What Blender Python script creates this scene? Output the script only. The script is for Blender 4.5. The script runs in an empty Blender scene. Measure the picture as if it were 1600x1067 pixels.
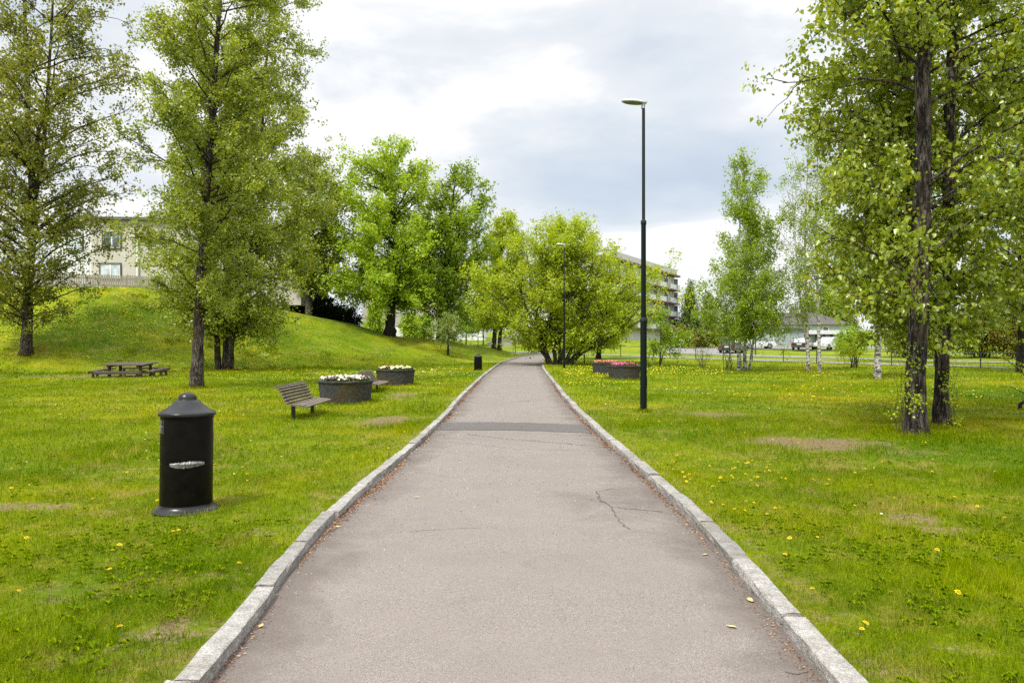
import bpy, math, random
import numpy as np
from math import radians as R_, pi, sin, cos
random.seed(7)
sc = bpy.context.scene
col = sc.collection
F = 1155.0          # focal length of the photo in pixels (1600 px wide)
EYE = 1.5

def wx(px, Y): return (px - 800.0) / F * Y           # sideways metres at distance Y
def wz(py, Y): return EYE - (py - 537.0) / F * Y     # height at distance Y

# ------------------------------------------------------------------ objects
def tag(o, label=None, cat=None, group=None, kind=None):
    if label: o['label'] = label
    if cat: o['category'] = cat
    if group: o['group'] = group
    if kind: o['kind'] = kind
    return o

def empty(name, loc, rz=0.0):
    o = bpy.data.objects.new(name, None); col.objects.link(o)
    o.location = loc; o.rotation_euler = (0, 0, rz); o.empty_display_size = .2
    return o

def copy_tree(o, parent=None):
    c = o.copy(); col.objects.link(c)
    if parent: c.parent = parent
    for ch in list(o.children): copy_tree(ch, c)
    return c

def link(name, me, mats, parent=None, smooth=False):
    for m in (mats if isinstance(mats, (list, tuple)) else [mats]): me.materials.append(m)
    o = bpy.data.objects.new(name, me); col.objects.link(o)
    if parent: o.parent = parent
    if smooth: me.polygons.foreach_set('use_smooth', np.ones(len(me.polygons), dtype=bool))
    return o

def fastmesh(name, V, Fc, mat_index=None):
    V = np.ascontiguousarray(V, dtype=np.float32).reshape(-1, 3)
    Fc = np.ascontiguousarray(Fc, dtype=np.int32)
    m, k = Fc.shape
    me = bpy.data.meshes.new(name)
    me.vertices.add(len(V)); me.vertices.foreach_set('co', V.ravel())
    me.loops.add(m * k); me.loops.foreach_set('vertex_index', Fc.ravel())
    me.polygons.add(m); me.polygons.foreach_set('loop_start', np.arange(m, dtype=np.int32) * k)
    if mat_index is not None: me.polygons.foreach_set('material_index', np.asarray(mat_index, dtype=np.int32))
    me.update(calc_edges=True)
    return me

class MB:
    """collects simple solids and links them as one mesh"""
    def __init__(s): s.v = []; s.f = []; s.mi = []; s.sm = []; s.cur = 0; s.smooth = False
    def add(s, vs, fs):
        b = len(s.v); s.v += [tuple(v) for v in vs]
        for f in fs: s.f.append(tuple(i + b for i in f)); s.mi.append(s.cur); s.sm.append(s.smooth)
        return s
    def box(s, x0, x1, y0, y1, z0, z1, b=0.0):
        if b <= 0:
            vs = [(x0,y0,z0),(x1,y0,z0),(x1,y1,z0),(x0,y1,z0),(x0,y0,z1),(x1,y0,z1),(x1,y1,z1),(x0,y1,z1)]
            return s.add(vs, [(0,3,2,1),(4,5,6,7),(0,1,5,4),(1,2,6,5),(2,3,7,6),(3,0,4,7)])
        c = [(x0+b,y0),(x1-b,y0),(x1,y0+b),(x1,y1-b),(x1-b,y1),(x0+b,y1),(x0,y1-b),(x0,y0+b)]
        ci = [(x0+2*b,y0+b),(x1-2*b,y0+b),(x1-b,y0+2*b),(x1-b,y1-2*b),(x1-2*b,y1-b),(x0+2*b,y1-b),(x0+b,y1-2*b),(x0+b,y0+2*b)]
        vs = [(x,y,z0) for x,y in ci]+[(x,y,z0+b) for x,y in c]+[(x,y,z1-b) for x,y in c]+[(x,y,z1) for x,y in ci]
        fs = [tuple(range(7,-1,-1)), tuple(range(24,32))]
        for r in range(3):
            for i in range(8):
                j=(i+1)%8; fs.append((r*8+i, r*8+j, r*8+8+j, r*8+8+i))
        return s.add(vs, fs)
    def obox(s, p, q, w, h):
        """bar of width w, height h between two points"""
        p=np.array(p,float); q=np.array(q,float); d=q-p; d/=np.linalg.norm(d)
        up=np.array((0,0,1.0)) if abs(d[2])<.95 else np.array((0,1.0,0))
        sx=np.cross(d,up); sx/=np.linalg.norm(sx); u=np.cross(sx,d)
        vs=[]
        for e in (p,q):
            for a,b in ((-1,-1),(1,-1),(1,1),(-1,1)): vs.append(e+sx*a*w/2+u*b*h/2)
        return s.add(vs,[(0,1,2,3),(7,6,5,4),(0,4,5,1),(1,5,6,2),(2,6,7,3),(3,7,4,0)])
    def tube(s, pts, rads, n=10, cap=True):
        pts=[np.array(p,float) for p in pts]; vs=[]; fs=[]
        if not hasattr(rads,'__len__'): rads=[rads]*len(pts)
        prev=None
        for i,p in enumerate(pts):
            t=pts[min(i+1,len(pts)-1)]-pts[max(i-1,0)]; t/=np.linalg.norm(t)
            if prev is None:
                a=np.array((1.0,0,0)) if abs(t[0])<.8 else np.array((0,1.0,0))
            else: a=prev
            a=a-t*a.dot(t); a/=np.linalg.norm(a); prev=a; b=np.cross(t,a)
            for k in range(n):
                th=2*pi*k/n; vs.append(p+(a*cos(th)+b*sin(th))*rads[i])
        for i in range(len(pts)-1):
            for k in range(n):
                j=(k+1)%n; fs.append((i*n+k,i*n+j,(i+1)*n+j,(i+1)*n+k))
        if cap: fs+= [tuple(range(n-1,-1,-1)), tuple(range((len(pts)-1)*n,len(pts)*n))]
        return s.add(vs,fs)
    def lathe(s, prof, n=32, sx=1.0, sy=1.0, c=(0,0,0)):
        vs=[];fs=[]
        for r,z in prof:
            for k in range(n):
                th=2*pi*k/n; vs.append((c[0]+r*sx*cos(th),c[1]+r*sy*sin(th),c[2]+z))
        for i in range(len(prof)-1):
            for k in range(n):
                j=(k+1)%n; fs.append((i*n+k,i*n+j,(i+1)*n+j,(i+1)*n+k))
        fs+=[tuple(range(n-1,-1,-1)), tuple(range((len(prof)-1)*n,len(prof)*n))]
        return s.add(vs,fs)
    def prism(s, poly, axis, a0, a1):
        """polygon (2-D) extruded along axis 'x','y' or 'z'"""
        n=len(poly); vs=[]
        for a in (a0,a1):
            for u,v in poly: vs.append({'x':(a,u,v),'y':(u,a,v),'z':(u,v,a)}[axis])
        fs=[tuple(range(n)),tuple(range(2*n-1,n-1,-1))]
        for i in range(n):
            j=(i+1)%n; fs.append((i,i+n,j+n,j))
        return s.add(vs,fs)
    def build(s, name, mats, parent=None, smooth=None):
        me=bpy.data.meshes.new(name); me.from_pydata([tuple(map(float,v)) for v in s.v],[],s.f)
        me.polygons.foreach_set('material_index',s.mi)
        o=link(name,me,mats,parent)
        sm=s.sm if smooth is None else [smooth]*len(s.f)
        me.polygons.foreach_set('use_smooth',sm)
        import bmesh
        bm=bmesh.new(); bm.from_mesh(me); bmesh.ops.recalc_face_normals(bm,faces=bm.faces); bm.to_mesh(me); bm.free()
        if any(sm):
            try: me.set_sharp_from_angle(angle=R_(40))
            except Exception: pass
        return o

# ------------------------------------------------------------------ materials
def mat(name):
    m=bpy.data.materials.new(name); m.use_nodes=True
    nt=m.node_tree; nt.nodes.clear()
    out=nt.nodes.new('ShaderNodeOutputMaterial')
    return m,nt,out
def nd(nt,t,**kw):
    n=nt.nodes.new(t)
    for k,v in kw.items():
        if k.startswith('i_'):
            key=k[2:]; key=int(key) if key.isdigit() else key.replace('_',' ')
            s=n.inputs[key]
            if isinstance(v,bpy.types.NodeSocket): nt.links.new(v,s)
            else: s.default_value=v
        else: setattr(n,k,v)
    return n
def c4(c): return (c[0],c[1],c[2],1.0)
def ramp(nt,fac,stops,interp='LINEAR'):
    r=nt.nodes.new('ShaderNodeValToRGB'); r.color_ramp.interpolation=interp
    el=r.color_ramp.elements
    while len(el)<len(stops): el.new(.5)
    for e,(p,c) in zip(el,stops):
        e.position=p; e.color=c4(c) if hasattr(c,'__len__') else (c,c,c,1)
    nt.links.new(fac,r.inputs[0]); return r.outputs[0]
def noise(nt,vec,scale,detail=4.0,rough=.55,dist=0.0):
    n=nd(nt,'ShaderNodeTexNoise',i_Scale=scale,i_Detail=detail,i_Roughness=rough,i_Distortion=dist)
    if vec is not None: nt.links.new(vec,n.inputs['Vector'])
    return n.outputs[0]
def pos(nt): return nt.nodes.new('ShaderNodeNewGeometry').outputs['Position']
def objc(nt): return nt.nodes.new('ShaderNodeTexCoord').outputs['Object']
def scaled(nt,vec,s): 
    m=nd(nt,'ShaderNodeMapping'); nt.links.new(vec,m.inputs[0]); m.inputs['Scale'].default_value=s; return m.outputs[0]
def mix(nt,fac,a,b,mode='MIX'):
    m=nt.nodes.new('ShaderNodeMix'); m.data_type='RGBA'; m.blend_type=mode
    for s,v in ((m.inputs[0],fac),(m.inputs[6],a),(m.inputs[7],b)):
        if isinstance(v,bpy.types.NodeSocket): nt.links.new(v,s)
        else: s.default_value= v if not hasattr(v,'__len__') else c4(v)
    return m.outputs[2]
def math_(nt,op,a,b=0.0,c=0.0,clamp=False):
    m=nt.nodes.new('ShaderNodeMath'); m.operation=op; m.use_clamp=clamp
    for s,v in zip(m.inputs,(a,b,c)):
        if isinstance(v,bpy.types.NodeSocket): nt.links.new(v,s)
        else: s.default_value=v
    return m.outputs[0]
def bump(nt,h,strength=.4,dist=.02):
    b=nd(nt,'ShaderNodeBump',i_Strength=strength,i_Distance=dist); nt.links.new(h,b.inputs['Height']); return b.outputs[0]
def principled(nt,out,base,rough=.7,metal=0.0,normal=None,spec=None):
    p=nt.nodes.new('ShaderNodeBsdfPrincipled')
    for k,v in (('Base Color',base),('Roughness',rough),('Metallic',metal)):
        s=p.inputs[k]
        if isinstance(v,bpy.types.NodeSocket): nt.links.new(v,s)
        else: s.default_value=c4(v) if hasattr(v,'__len__') else v
    if spec is not None: p.inputs['Specular IOR Level'].default_value=spec
    if normal is not None: nt.links.new(normal,p.inputs['Normal'])
    nt.links.new(p.outputs[0],out.inputs[0]); return p
def simple(name,c,rough=.6,metal=0.0,vary=.12,scale=6.0,bmp=0.0,spec=None):
    m,nt,out=mat(name); v=objc(nt)
    n=noise(nt,v,scale,5,.6)
    d=tuple(x*(1-vary*1.6) for x in c); l=tuple(min(1,x*(1+vary)) for x in c)
    base=ramp(nt,n,[(.3,d),(.7,l)])
    nor=bump(nt,noise(nt,v,scale*8,3),bmp,.01) if bmp else None
    principled(nt,out,base,rough,metal,nor,spec); return m

def leaf_mat(name,cols,trans=.42,gloss=.10,rough=.42,tint=(1.25,1.12,.5)):
    m,nt,out=mat(name)
    g=nt.nodes.new('ShaderNodeNewGeometry')
    c=ramp(nt,g.outputs['Random Per Island'],[(i/(len(cols)-1),x) for i,x in enumerate(cols)])
    big=noise(nt,g.outputs['Position'],.8,3)
    c=mix(nt,.55,c,ramp(nt,big,[(.3,(.72,.76,.7)),(.7,(1.22,1.16,1.1))]),'MULTIPLY')
    d=nd(nt,'ShaderNodeBsdfDiffuse'); nt.links.new(c,d.inputs[0])
    t=nd(nt,'ShaderNodeBsdfTranslucent'); nt.links.new(mix(nt,1.0,c,tint,'MULTIPLY'),t.inputs[0])
    a=nd(nt,'ShaderNodeMixShader',i_0=trans); nt.links.new(d.outputs[0],a.inputs[1]); nt.links.new(t.outputs[0],a.inputs[2])
    gloss=gloss*.5; gl=nd(nt,'ShaderNodeBsdfGlossy',i_Roughness=rough); gl.inputs[0].default_value=(.9,.95,.9,1)
    b=nd(nt,'ShaderNodeMixShader',i_0=gloss); nt.links.new(a.outputs[0],b.inputs[1]); nt.links.new(gl.outputs[0],b.inputs[2])
    nt.links.new(b.outputs[0],out.inputs[0]); return m

def bark_mat(name,dark,light,moss=None,vs=(7,7,1.6),cut=(.42,.62)):
    m,nt,out=mat(name); v=objc(nt)
    n1=noise(nt,scaled(nt,v,vs),2.2,7,.72,.9)
    n2=noise(nt,v,1.3,3); n4=noise(nt,scaled(nt,v,(1,1,.6)),3.5,5,.7)
    c=ramp(nt,n1,[(cut[0],dark),(cut[1],light),(.8,tuple(min(1,x*1.25) for x in light))])
    c=mix(nt,ramp(nt,n4,[(.52,0.0),(.62,.85)]),c,tuple(x*.8 for x in dark))
    if moss: c=mix(nt,ramp(nt,n2,[(.5,0.0),(.66,.75)]),c,moss)
    principled(nt,out,c,.9,0,bump(nt,n1,.9,.05),.2); return m

def birch_mat(name):
    m,nt,out=mat(name); v=objc(nt)
    n1=noise(nt,scaled(nt,v,(2.5,2.5,9)),1.6,5,.7,.4)
    n3=noise(nt,scaled(nt,v,(3,3,1.2)),2.0,5,.7)
    z=nd(nt,'ShaderNodeSeparateXYZ'); nt.links.new(v,z.inputs[0])
    low=math_(nt,'MULTIPLY_ADD',z.outputs[2],-.045,.075)     # rough black plates climb the foot of the stem
    f=math_(nt,'ADD',n1,math_(nt,'MAXIMUM',low,-.02))
    c=ramp(nt,f,[(.49,(.56,.54,.50)),(.55,(.34,.31,.28)),(.59,(.035,.03,.026))])
    c=mix(nt,ramp(nt,n3,[(.45,0.0),(.7,.4)]),c,(.16,.13,.10))
    principled(nt,out,c,.8,0,bump(nt,n1,.4,.02),.3); return m

# lawn colour: depends only on where the grass grows (dry patches, clover, rank tufts)
def lawn_colour(nt):
    p=pos(nt)
    big=noise(nt,p,.16,4,.55,.3); mid=noise(nt,p,.75,4,.6); fine=noise(nt,p,3.2,4,.6)
    c=ramp(nt,big,[(.32,(.095,.190,.002)),(.5,(.205,.272,.002)),(.68,(.315,.315,.007))])
    c=mix(nt,ramp(nt,mid,[(.42,0.0),(.62,.6)]),c,(.080,.155,.003))
    c=mix(nt,ramp(nt,fine,[(.52,0.0),(.72,.6)]),c,(.33,.30,.050))
    c=mix(nt,.8,c,ramp(nt,noise(nt,p,8.5,4,.65),[(.32,(.62,.68,.6)),(.5,(1,1,1)),(.68,(1.25,1.18,1.1))]),'MULTIPLY')
    th=math_(nt,'ADD',noise(nt,p,1.9,6,.7,.4),math_(nt,'MULTIPLY_ADD',noise(nt,p,.35,3),.5,-.25))
    c=mix(nt,ramp(nt,th,[(.55,0.0),(.70,.66)]),c,(.36,.285,.085))
    return c,p,mid,fine

def ground_mat():
    m,nt,out=mat('lawn_ground'); c,p,mid,fine=lawn_colour(nt)
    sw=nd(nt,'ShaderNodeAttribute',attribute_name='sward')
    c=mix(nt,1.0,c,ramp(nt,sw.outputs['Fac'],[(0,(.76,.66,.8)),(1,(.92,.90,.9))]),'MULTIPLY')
    vf=noise(nt,p,26,5,.7)
    c=mix(nt,ramp(nt,vf,[(.36,.65),(.55,0.0)]),c,(.060,.095,.004))
    at=nd(nt,'ShaderNodeAttribute',attribute_name='dirt')
    d=math_(nt,'ADD',at.outputs['Fac'],math_(nt,'MULTIPLY_ADD',noise(nt,p,7.5,7,.75),2.4,-1.27))
    dn=noise(nt,p,30,5,.75)
    dc=ramp(nt,dn,[(.30,(.065,.045,.020)),(.5,(.165,.118,.058)),(.7,(.29,.22,.12))])
    c=mix(nt,ramp(nt,d,[(.30,0.0),(.64,.95)]),c,dc)
    principled(nt,out,c,.95,0,bump(nt,vf,.7,.03),.1); return m

def grass_mat():
    m,nt,out=mat('grass_blades'); c,p,mid,fine=lawn_colour(nt)
    g=nt.nodes.new('ShaderNodeNewGeometry')
    v=ramp(nt,g.outputs['Random Per Island'],[(0,(.70,.78,.7)),(.45,(1.0,1.0,1.0)),(.8,(1.35,1.25,1.1)),(.93,(1.5,1.3,1.2)),(1,(1.9,1.5,3.0))])
    c=mix(nt,1.0,c,v,'MULTIPLY')
    d=nd(nt,'ShaderNodeBsdfDiffuse'); nt.links.new(c,d.inputs[0])
    t=nd(nt,'ShaderNodeBsdfTranslucent'); nt.links.new(mix(nt,1.0,c,(1.15,1.1,.6),'MULTIPLY'),t.inputs[0])
    a=nd(nt,'ShaderNodeMixShader',i_0=.45); nt.links.new(d.outputs[0],a.inputs[1]); nt.links.new(t.outputs[0],a.inputs[2])
    nt.links.new(a.outputs[0],out.inputs[0]); return m

def asphalt_mat(name,base,warm=1.0,cracks=True):
    m,nt,out=mat(name); p=pos(nt)
    big=noise(nt,p,.45,5,.6,.5); mid=noise(nt,p,2.5,5,.6); fine=noise(nt,p,210,3,.95); grit=noise(nt,p,70,4,.85)
    c=ramp(nt,big,[(.3,tuple(x*.93 for x in base)),(.7,tuple(x*1.05 for x in base))])
    c=mix(nt,.22,c,ramp(nt,mid,[(.3,.80),(.7,1.14)]),'MULTIPLY')
    c=mix(nt,.55,c,ramp(nt,grit,[(.34,.66),(.52,1.0),(.68,1.34)]),'MULTIPLY')
    c=mix(nt,1.0,c,ramp(nt,fine,[(.36,.45),(.52,1.0),(.66,1.8)]),'MULTIPLY')
    at=nd(nt,'ShaderNodeAttribute',attribute_name='edge')    # damp, dirty margin along the kerbs
    e=math_(nt,'ADD',at.outputs['Fac'],math_(nt,'MULTIPLY_ADD',noise(nt,p,1.6,5,.65,.6),1.5,-.78))
    c=mix(nt,ramp(nt,e,[(.12,0.0),(.70,.58)]),c,(.078,.060,.048))
    principled(nt,out,c,.88,0,bump(nt,fine,.25,.004),.25); return m

def granite_mat():
    m,nt,out=mat('granite'); p=pos(nt)
    a=noise(nt,p,75,5,.85); b=noise(nt,p,2.2,4,.6); q=noise(nt,p,11,5,.75)
    c=ramp(nt,a,[(.30,(.085,.08,.075)),(.44,(.27,.26,.245)),(.58,(.40,.385,.365)),(.72,(.58,.56,.53))])
    c=mix(nt,.8,c,ramp(nt,q,[(.32,(.55,.52,.48)),(.62,(1.10,1.09,1.07))]),'MULTIPLY')
    gi=nt.nodes.new('ShaderNodeNewGeometry'); c=mix(nt,1.0,c,ramp(nt,gi.outputs['Random Per Island'],[(0,(.74,.72,.70)),(.5,(.98,.97,.95)),(1,(1.16,1.15,1.13))]),'MULTIPLY')
    c=mix(nt,ramp(nt,b,[(.54,0.0),(.70,.45)]),c,(.15,.135,.075))
    principled(nt,out,c,.85,0,bump(nt,q,1.0,.035),.25); return m

def wood_mat(name,dark,light):
    m,nt,out=mat(name); v=objc(nt)
    n=noise(nt,scaled(nt,v,(18,1.2,18)),3,5,.65,.5); k=noise(nt,v,4,4)
    c=ramp(nt,n,[(.3,dark),(.7,light)]); c=mix(nt,.6,c,ramp(nt,k,[(.3,.72),(.7,1.15)]),'MULTIPLY')
    principled(nt,out,c,.75,0,bump(nt,n,.4,.006),.3); return m

def siding_mat(name,c,step=.19,vert=False):
    m,nt,out=mat(name); v=objc(nt)
    s=nd(nt,'ShaderNodeSeparateXYZ'); nt.links.new(v,s.inputs[0])
    k=math_(nt,'FRACT',math_(nt,'DIVIDE',s.outputs[0 if vert else 2],step))
    line=ramp(nt,k,[(0.0,.55),(.09,1.0),(1.0,1.0)])
    n=noise(nt,v,.9,4); b=ramp(nt,n,[(.3,tuple(x*.9 for x in c)),(.7,tuple(min(1,x*1.06) for x in c))])
    b=mix(nt,.6,b,line,'MULTIPLY')
    principled(nt,out,b,.7,0,bump(nt,k,.35,.02),.3); return m

def glass_mat(name,c=(.05,.06,.07),rough=.06):
    m,nt,out=mat(name); n=noise(nt,objc(nt),1.1,3)
    principled(nt,out,ramp(nt,n,[(.35,tuple(x*.6 for x in c)),(.65,tuple(x*1.4 for x in c))]),rough,0,None,.8); return m

M={}
M['ground']=ground_mat(); M['grass']=grass_mat()
M['path']=asphalt_mat('path_asphalt',(.208,.178,.155)); M['strip']=asphalt_mat('strip_asphalt',(.118,.105,.098))
M['crack']=simple('crack_tar',(.085,.072,.062),.95)
M['road']=asphalt_mat('road_asphalt',(.22,.205,.19))
M['granite']=granite_mat()
M['joint']=simple('joint_moss',(.055,.045,.02),.95)
M['bin']=simple('bin_paint',(.006,.005,.0045),.34,0,.3,9,.04,.11)
M['binlid']=simple('bin_lid_paint',(.012,.011,.011),.30,0,.3,5,.05,.32)
M['bare']=simple('bare_steel',(.24,.236,.23),.5,.3,.4,22,.2)
M['darkmetal']=simple('dark_steel',(.012,.013,.013),.5,0,.2)
M['lampgreen']=simple('lamp_green',(.004,.009,.008),.55,0,.08,3,0,.16)
M['lampgrey']=simple('lamp_grey',(.018,.023,.022),.6,0,.05,3,0,.18)
M['alu']=simple('lamp_head_alu',(.50,.52,.53),.4,.5,.08)
M['lens']=simple('lamp_lens',(.12,.11,.05),.35,0,.1)
M['benchwood']=wood_mat('bench_wood',(.105,.078,.060),(.250,.200,.165))
M['tablewood']=wood_mat('table_wood',(.040,.030,.023),(.135,.105,.085))
M['planter']=None
def planter_mat():
    m,nt,out=mat('planter_stone'); v=objc(nt)
    a=noise(nt,v,14,6,.75); b=noise(nt,v,1.8,4,.6); q=noise(nt,scaled(nt,v,(3,3,8)),2.5,5,.7)
    c=ramp(nt,a,[(.3,(.018,.018,.019)),(.55,(.060,.059,.058)),(.75,(.145,.14,.135))])
    c=mix(nt,ramp(nt,b,[(.50,0.0),(.64,.7)]),c,(.075,.055,.018))
    c=mix(nt,.7,c,ramp(nt,q,[(.35,.55),(.65,1.25)]),'MULTIPLY')
    principled(nt,out,c,.9,0,bump(nt,a,.8,.03),.2); return m
M['planter']=planter_mat()
M['soil']=simple('soil',(.03,.022,.015),.95)
M['white']=simple('white_paint',(.78,.78,.77),.5,0,.06)
M['offwhite']=simple('off_white',(.60,.60,.59),.6,0,.08)
M['concrete']=simple('concrete',(.34,.33,.32),.85,0,.15,2.5,.2)
M['fence']=simple('fence_steel',(.055,.06,.058),.5,.3,.15)
M['pale_post']=simple('galvanised',(.36,.37,.37),.5,.4,.15)
M['glass']=glass_mat('window_glass',(.10,.13,.16)); M['curtain']=glass_mat('curtained_glass',(.50,.56,.60),.12)
M['darkglass']=glass_mat('car_glass',(.015,.018,.02))
M['lightglass']=glass_mat('bright_car_glass',(.30,.34,.36))
M['poplar_bark']=bark_mat('poplar_bark',(.014,.011,.0085),(.165,.138,.115),(.060,.032,.010),(9,9,1.5),(.45,.60))
M['bark']=bark_mat('dark_bark',(.014,.012,.010),(.060,.048,.038))
M['bark_mid']=bark_mat('brown_bark',(.03,.025,.02),(.125,.105,.085),(.05,.055,.02))
M['birch']=birch_mat('birch_bark')

# ------------------------------------------------------------------ value noise for placing
def vnoise(x,y,s,seed=0):
    x=np.asarray(x,float)*s; y=np.asarray(y,float)*s
    xi=np.floor(x).astype(np.int64); yi=np.floor(y).astype(np.int64); fx=x-xi; fy=y-yi
    fx=fx*fx*(3-2*fx); fy=fy*fy*(3-2*fy)
    def h(a,b):
        n=(a*374761393+b*668265263+seed*1274126177)&0x7fffffff
        n=((n^(n>>13))*1274126177)&0x7fffffff
        return ((n^(n>>16))&0xffff)/65535.0
    return (h(xi,yi)*(1-fx)+h(xi+1,yi)*fx)*(1-fy)+(h(xi,yi+1)*(1-fx)+h(xi+1,yi+1)*fx)*fy
def sstep(t): t=np.clip(t,0,1); return t*t*(3-2*t)

# ------------------------------------------------------------------ the lie of the land
KL=np.array([(-8,-1.10),(0,-1.30),(3.27,-1.345),(4.08,-1.395),(5.2,-1.48),(6.6,-1.52),(8.3,-1.45),(9.8,-1.41),(13,-1.345),(17,-1.34),(21,-1.36),(28,-1.33),(36,-1.25),(43,-1.10),(52,-.75),(60,-.05),(66,.75),(70,1.45),(74,2.5),(80,4.6)])
KR=np.array([(-8,1.2),(0,1.3),(3.27,1.385),(4.1,1.435),(5.2,1.49),(6.3,1.52),(8.5,1.49),(11,1.45),(15.3,1.40),(20.9,1.43),(28.4,1.56),(36,1.68),(43,1.78),(52,2.05),(60,2.75),(66,3.6),(70,4.4),(74,5.6),(80,8.0)])
from functools import lru_cache
def smooth_interp(y,K):
    y=np.asarray(y,float); a=0
    for d in (-1.0,-.5,0,.5,1.0): a=a+np.interp(y+d*.9,K[:,0],K[:,1])
    return a/5
def kL(y): return smooth_interp(y,KL)
def kR(y): return smooth_interp(y,KR)
HX=[-90,-60,-40,-26,-18.4,-13,-10.7,-6,-2,.5,3]
HF=[38,37,37,38,41,46,48.5,52,58,66,76]
HC=[50,50,51,52,58,61,62,64,70,76,84]
HZ=[5.8,5.7,5.5,5.35,4.15,2.95,2.35,1.75,.95,.55,.42]
BY=[-50,40,78,92,110,160,400,1600]; BZ=[0,0,.45,.9,1.9,2.3,7,30]
def ground(x,y):
    x=np.asarray(x,float); y=np.asarray(y,float)
    yf=np.interp(x,HX,HF); yc=np.interp(x,HX,HC); zc=np.interp(x,HX,HZ); B=np.interp(y,BY,BZ)
    t=np.clip((y-yf)/(yc-yf),0,1.0)
    s=.85*t+.15*sstep(t); hill=zc*s
    w=sstep((y-yc)/14)*sstep((x+21)/5)
    left=np.where(y<yc,hill,zc*(1-w)+B*w)
    left=left+(1-sstep(-x/2+0))*0
    wr=sstep((x+2)/4)
    z=left*(1-wr)+B*wr
    lump=(vnoise(x,y,.22,3)-.5)*.10+(vnoise(x,y,.9,5)-.5)*.03
    lump=lump*(1+2.2*sstep(hill/1.2)*(1-wr))
    d=np.minimum(np.abs(x-kL(y)),np.abs(x-kR(y)))
    return z+lump*np.clip((d-.3)/2.0,0,1)-LAWN*(1-np.exp(-np.maximum(0,d-.25)/1.1))*sstep((66-y)/8)
def gz(x,y): return float(ground(x,y))+LAWN
LAWN=.055

# worn bare patches: centre x,y, half sizes, strength
def at_px(px,py):
    Y=(EYE-LAWN)*F/(py-537.0); return (px-800)/F*Y,Y
DIRT=[]
for px,py,hw,hh,st in ((1265,691,85,9,1.0),(1115,646,50,4,.7),(1420,805,55,7,.75),(1480,822,45,6,.7),(60,778,90,5,.75),(600,657,45,6,.9),(630,617,25,4,.7),(275,985,70,14,.75),(330,900,40,10,.6),
                       (120,586,140,3,.65),(420,830,60,8,.5),(1500,1010,60,12,.6),(1350,965,60,10,.5),(1420,705,90,4,.5),(100,920,120,14,.45),(180,1020,90,14,.55),(1230,770,60,5,.4),(700,644,20,4,.4),(1080,610,40,3,.4),(1560,860,50,8,.4)):
    cx,cy=at_px(px,py); x1,_=at_px(px+hw,py); _,y1=at_px(px,py-hh)
    DIRT.append((cx,cy,abs(x1-cx),abs(y1-cy),st))
def dirt(x,y):
    d=np.zeros_like(np.asarray(x,float))
    for cx,cy,a,b,st in DIRT:
        r=np.sqrt(((x-cx)/a)**2+((y-cy)/b)**2)+(vnoise(x,y,1.6/max(.25,b),61)-.5)*.9+(vnoise(x,y,4.5/max(.25,b),62)-.5)*.7
        d=np.maximum(d,st*np.clip(1.35-r*.75,0,1))
    e=np.minimum(np.abs(x-kL(y)+.2),np.abs(x-kR(y)-.2)); d=np.maximum(d,.42*np.clip(1-e/.35,0,1))
    return d

def grid_mesh(name,X,Y,Z,m,attr=None,kind='structure'):
    ny,nx=X.shape; V=np.stack([X,Y,Z],-1).reshape(-1,3)
    i=np.arange(ny*nx).reshape(ny,nx)
    Fc=np.stack([i[:-1,:-1],i[:-1,1:],i[1:,1:],i[1:,:-1]],-1).reshape(-1,4)
    me=fastmesh(name,V,Fc)
    o=link(name,me,m,None,True)
    for k,a in (attr or {}).items():
        at=me.attributes.new(k,'FLOAT','POINT'); at.data.foreach_set('value',np.ascontiguousarray(a,dtype=np.float32).ravel())
    o['kind']=kind
    return o

Yrows=np.concatenate([np.arange(-8,30,.16),np.arange(30,74.01,.5)])
if Yrows[-1]<74: Yrows=np.append(Yrows,74.0)
Yrows[-1]=74.0
U=np.concatenate([np.arange(0,10,.14),10*1.06**np.arange(0,60)])
for sgn in (-1,1):
    k=(kL(Yrows)-.10) if sgn<0 else (kR(Yrows)+.10)
    X=k[:,None]+sgn*U[None,:]; Y=np.repeat(Yrows[:,None],len(U),1)
    if sgn<0: X=X[:,::-1]
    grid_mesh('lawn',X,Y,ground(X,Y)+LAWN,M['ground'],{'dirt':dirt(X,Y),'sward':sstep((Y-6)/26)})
xs=np.concatenate([-np.geomspace(900,40,24),np.arange(-39,45,.8),np.geomspace(46,900,24)]); ys=np.concatenate([np.arange(74,125,1.0),np.geomspace(126,1600,30)])
X,Y=np.meshgrid(xs,ys)
grid_mesh('ground',X,Y,ground(X,Y)+LAWN,M['ground'],{'dirt':np.zeros_like(X),'sward':np.ones_like(X)})

# the path, lower than the lawn, rising to meet the crossing footway
def path_z(y): return np.interp(y,[60,72,90],[0,LAWN+.012,LAWN+.012])
yr=np.concatenate([np.arange(-8,30,.12),np.arange(30,76.5,.4)])
t=np.linspace(0,1,41)
X=kL(yr)[:,None]*(1-t)+kR(yr)[:,None]*t; Y=np.repeat(yr[:,None],41,1)
Z=np.interp(yr,BY,BZ)[:,None]+path_z(Y)+(vnoise(X,Y,.6,9)-.5)*.02+.01*np.sin(t*pi)[None,:]
e=np.clip(1-np.minimum(X-kL(Y),kR(Y)-X)/.55,0,1)
patch=np.exp(-(((X-1.25)/.75)**2+((Y-6.9)/1.3)**2))*.55; patch2=np.exp(-(((X-1.3)/.6)**2+((Y-12.2)/1.6)**2))*.4
grid_mesh('path',X,Y,Z,M['path'],{'edge':np.maximum(e*.85,np.maximum(patch,patch2))})
def path_h(x,y): 
    return float(np.interp(y,BY,BZ)+(vnoise(x,y,.6,9)-.5)*.02+.01*sin(pi*min(1,max(0,(x-kL(y))/(kR(y)-kL(y))))))
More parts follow.
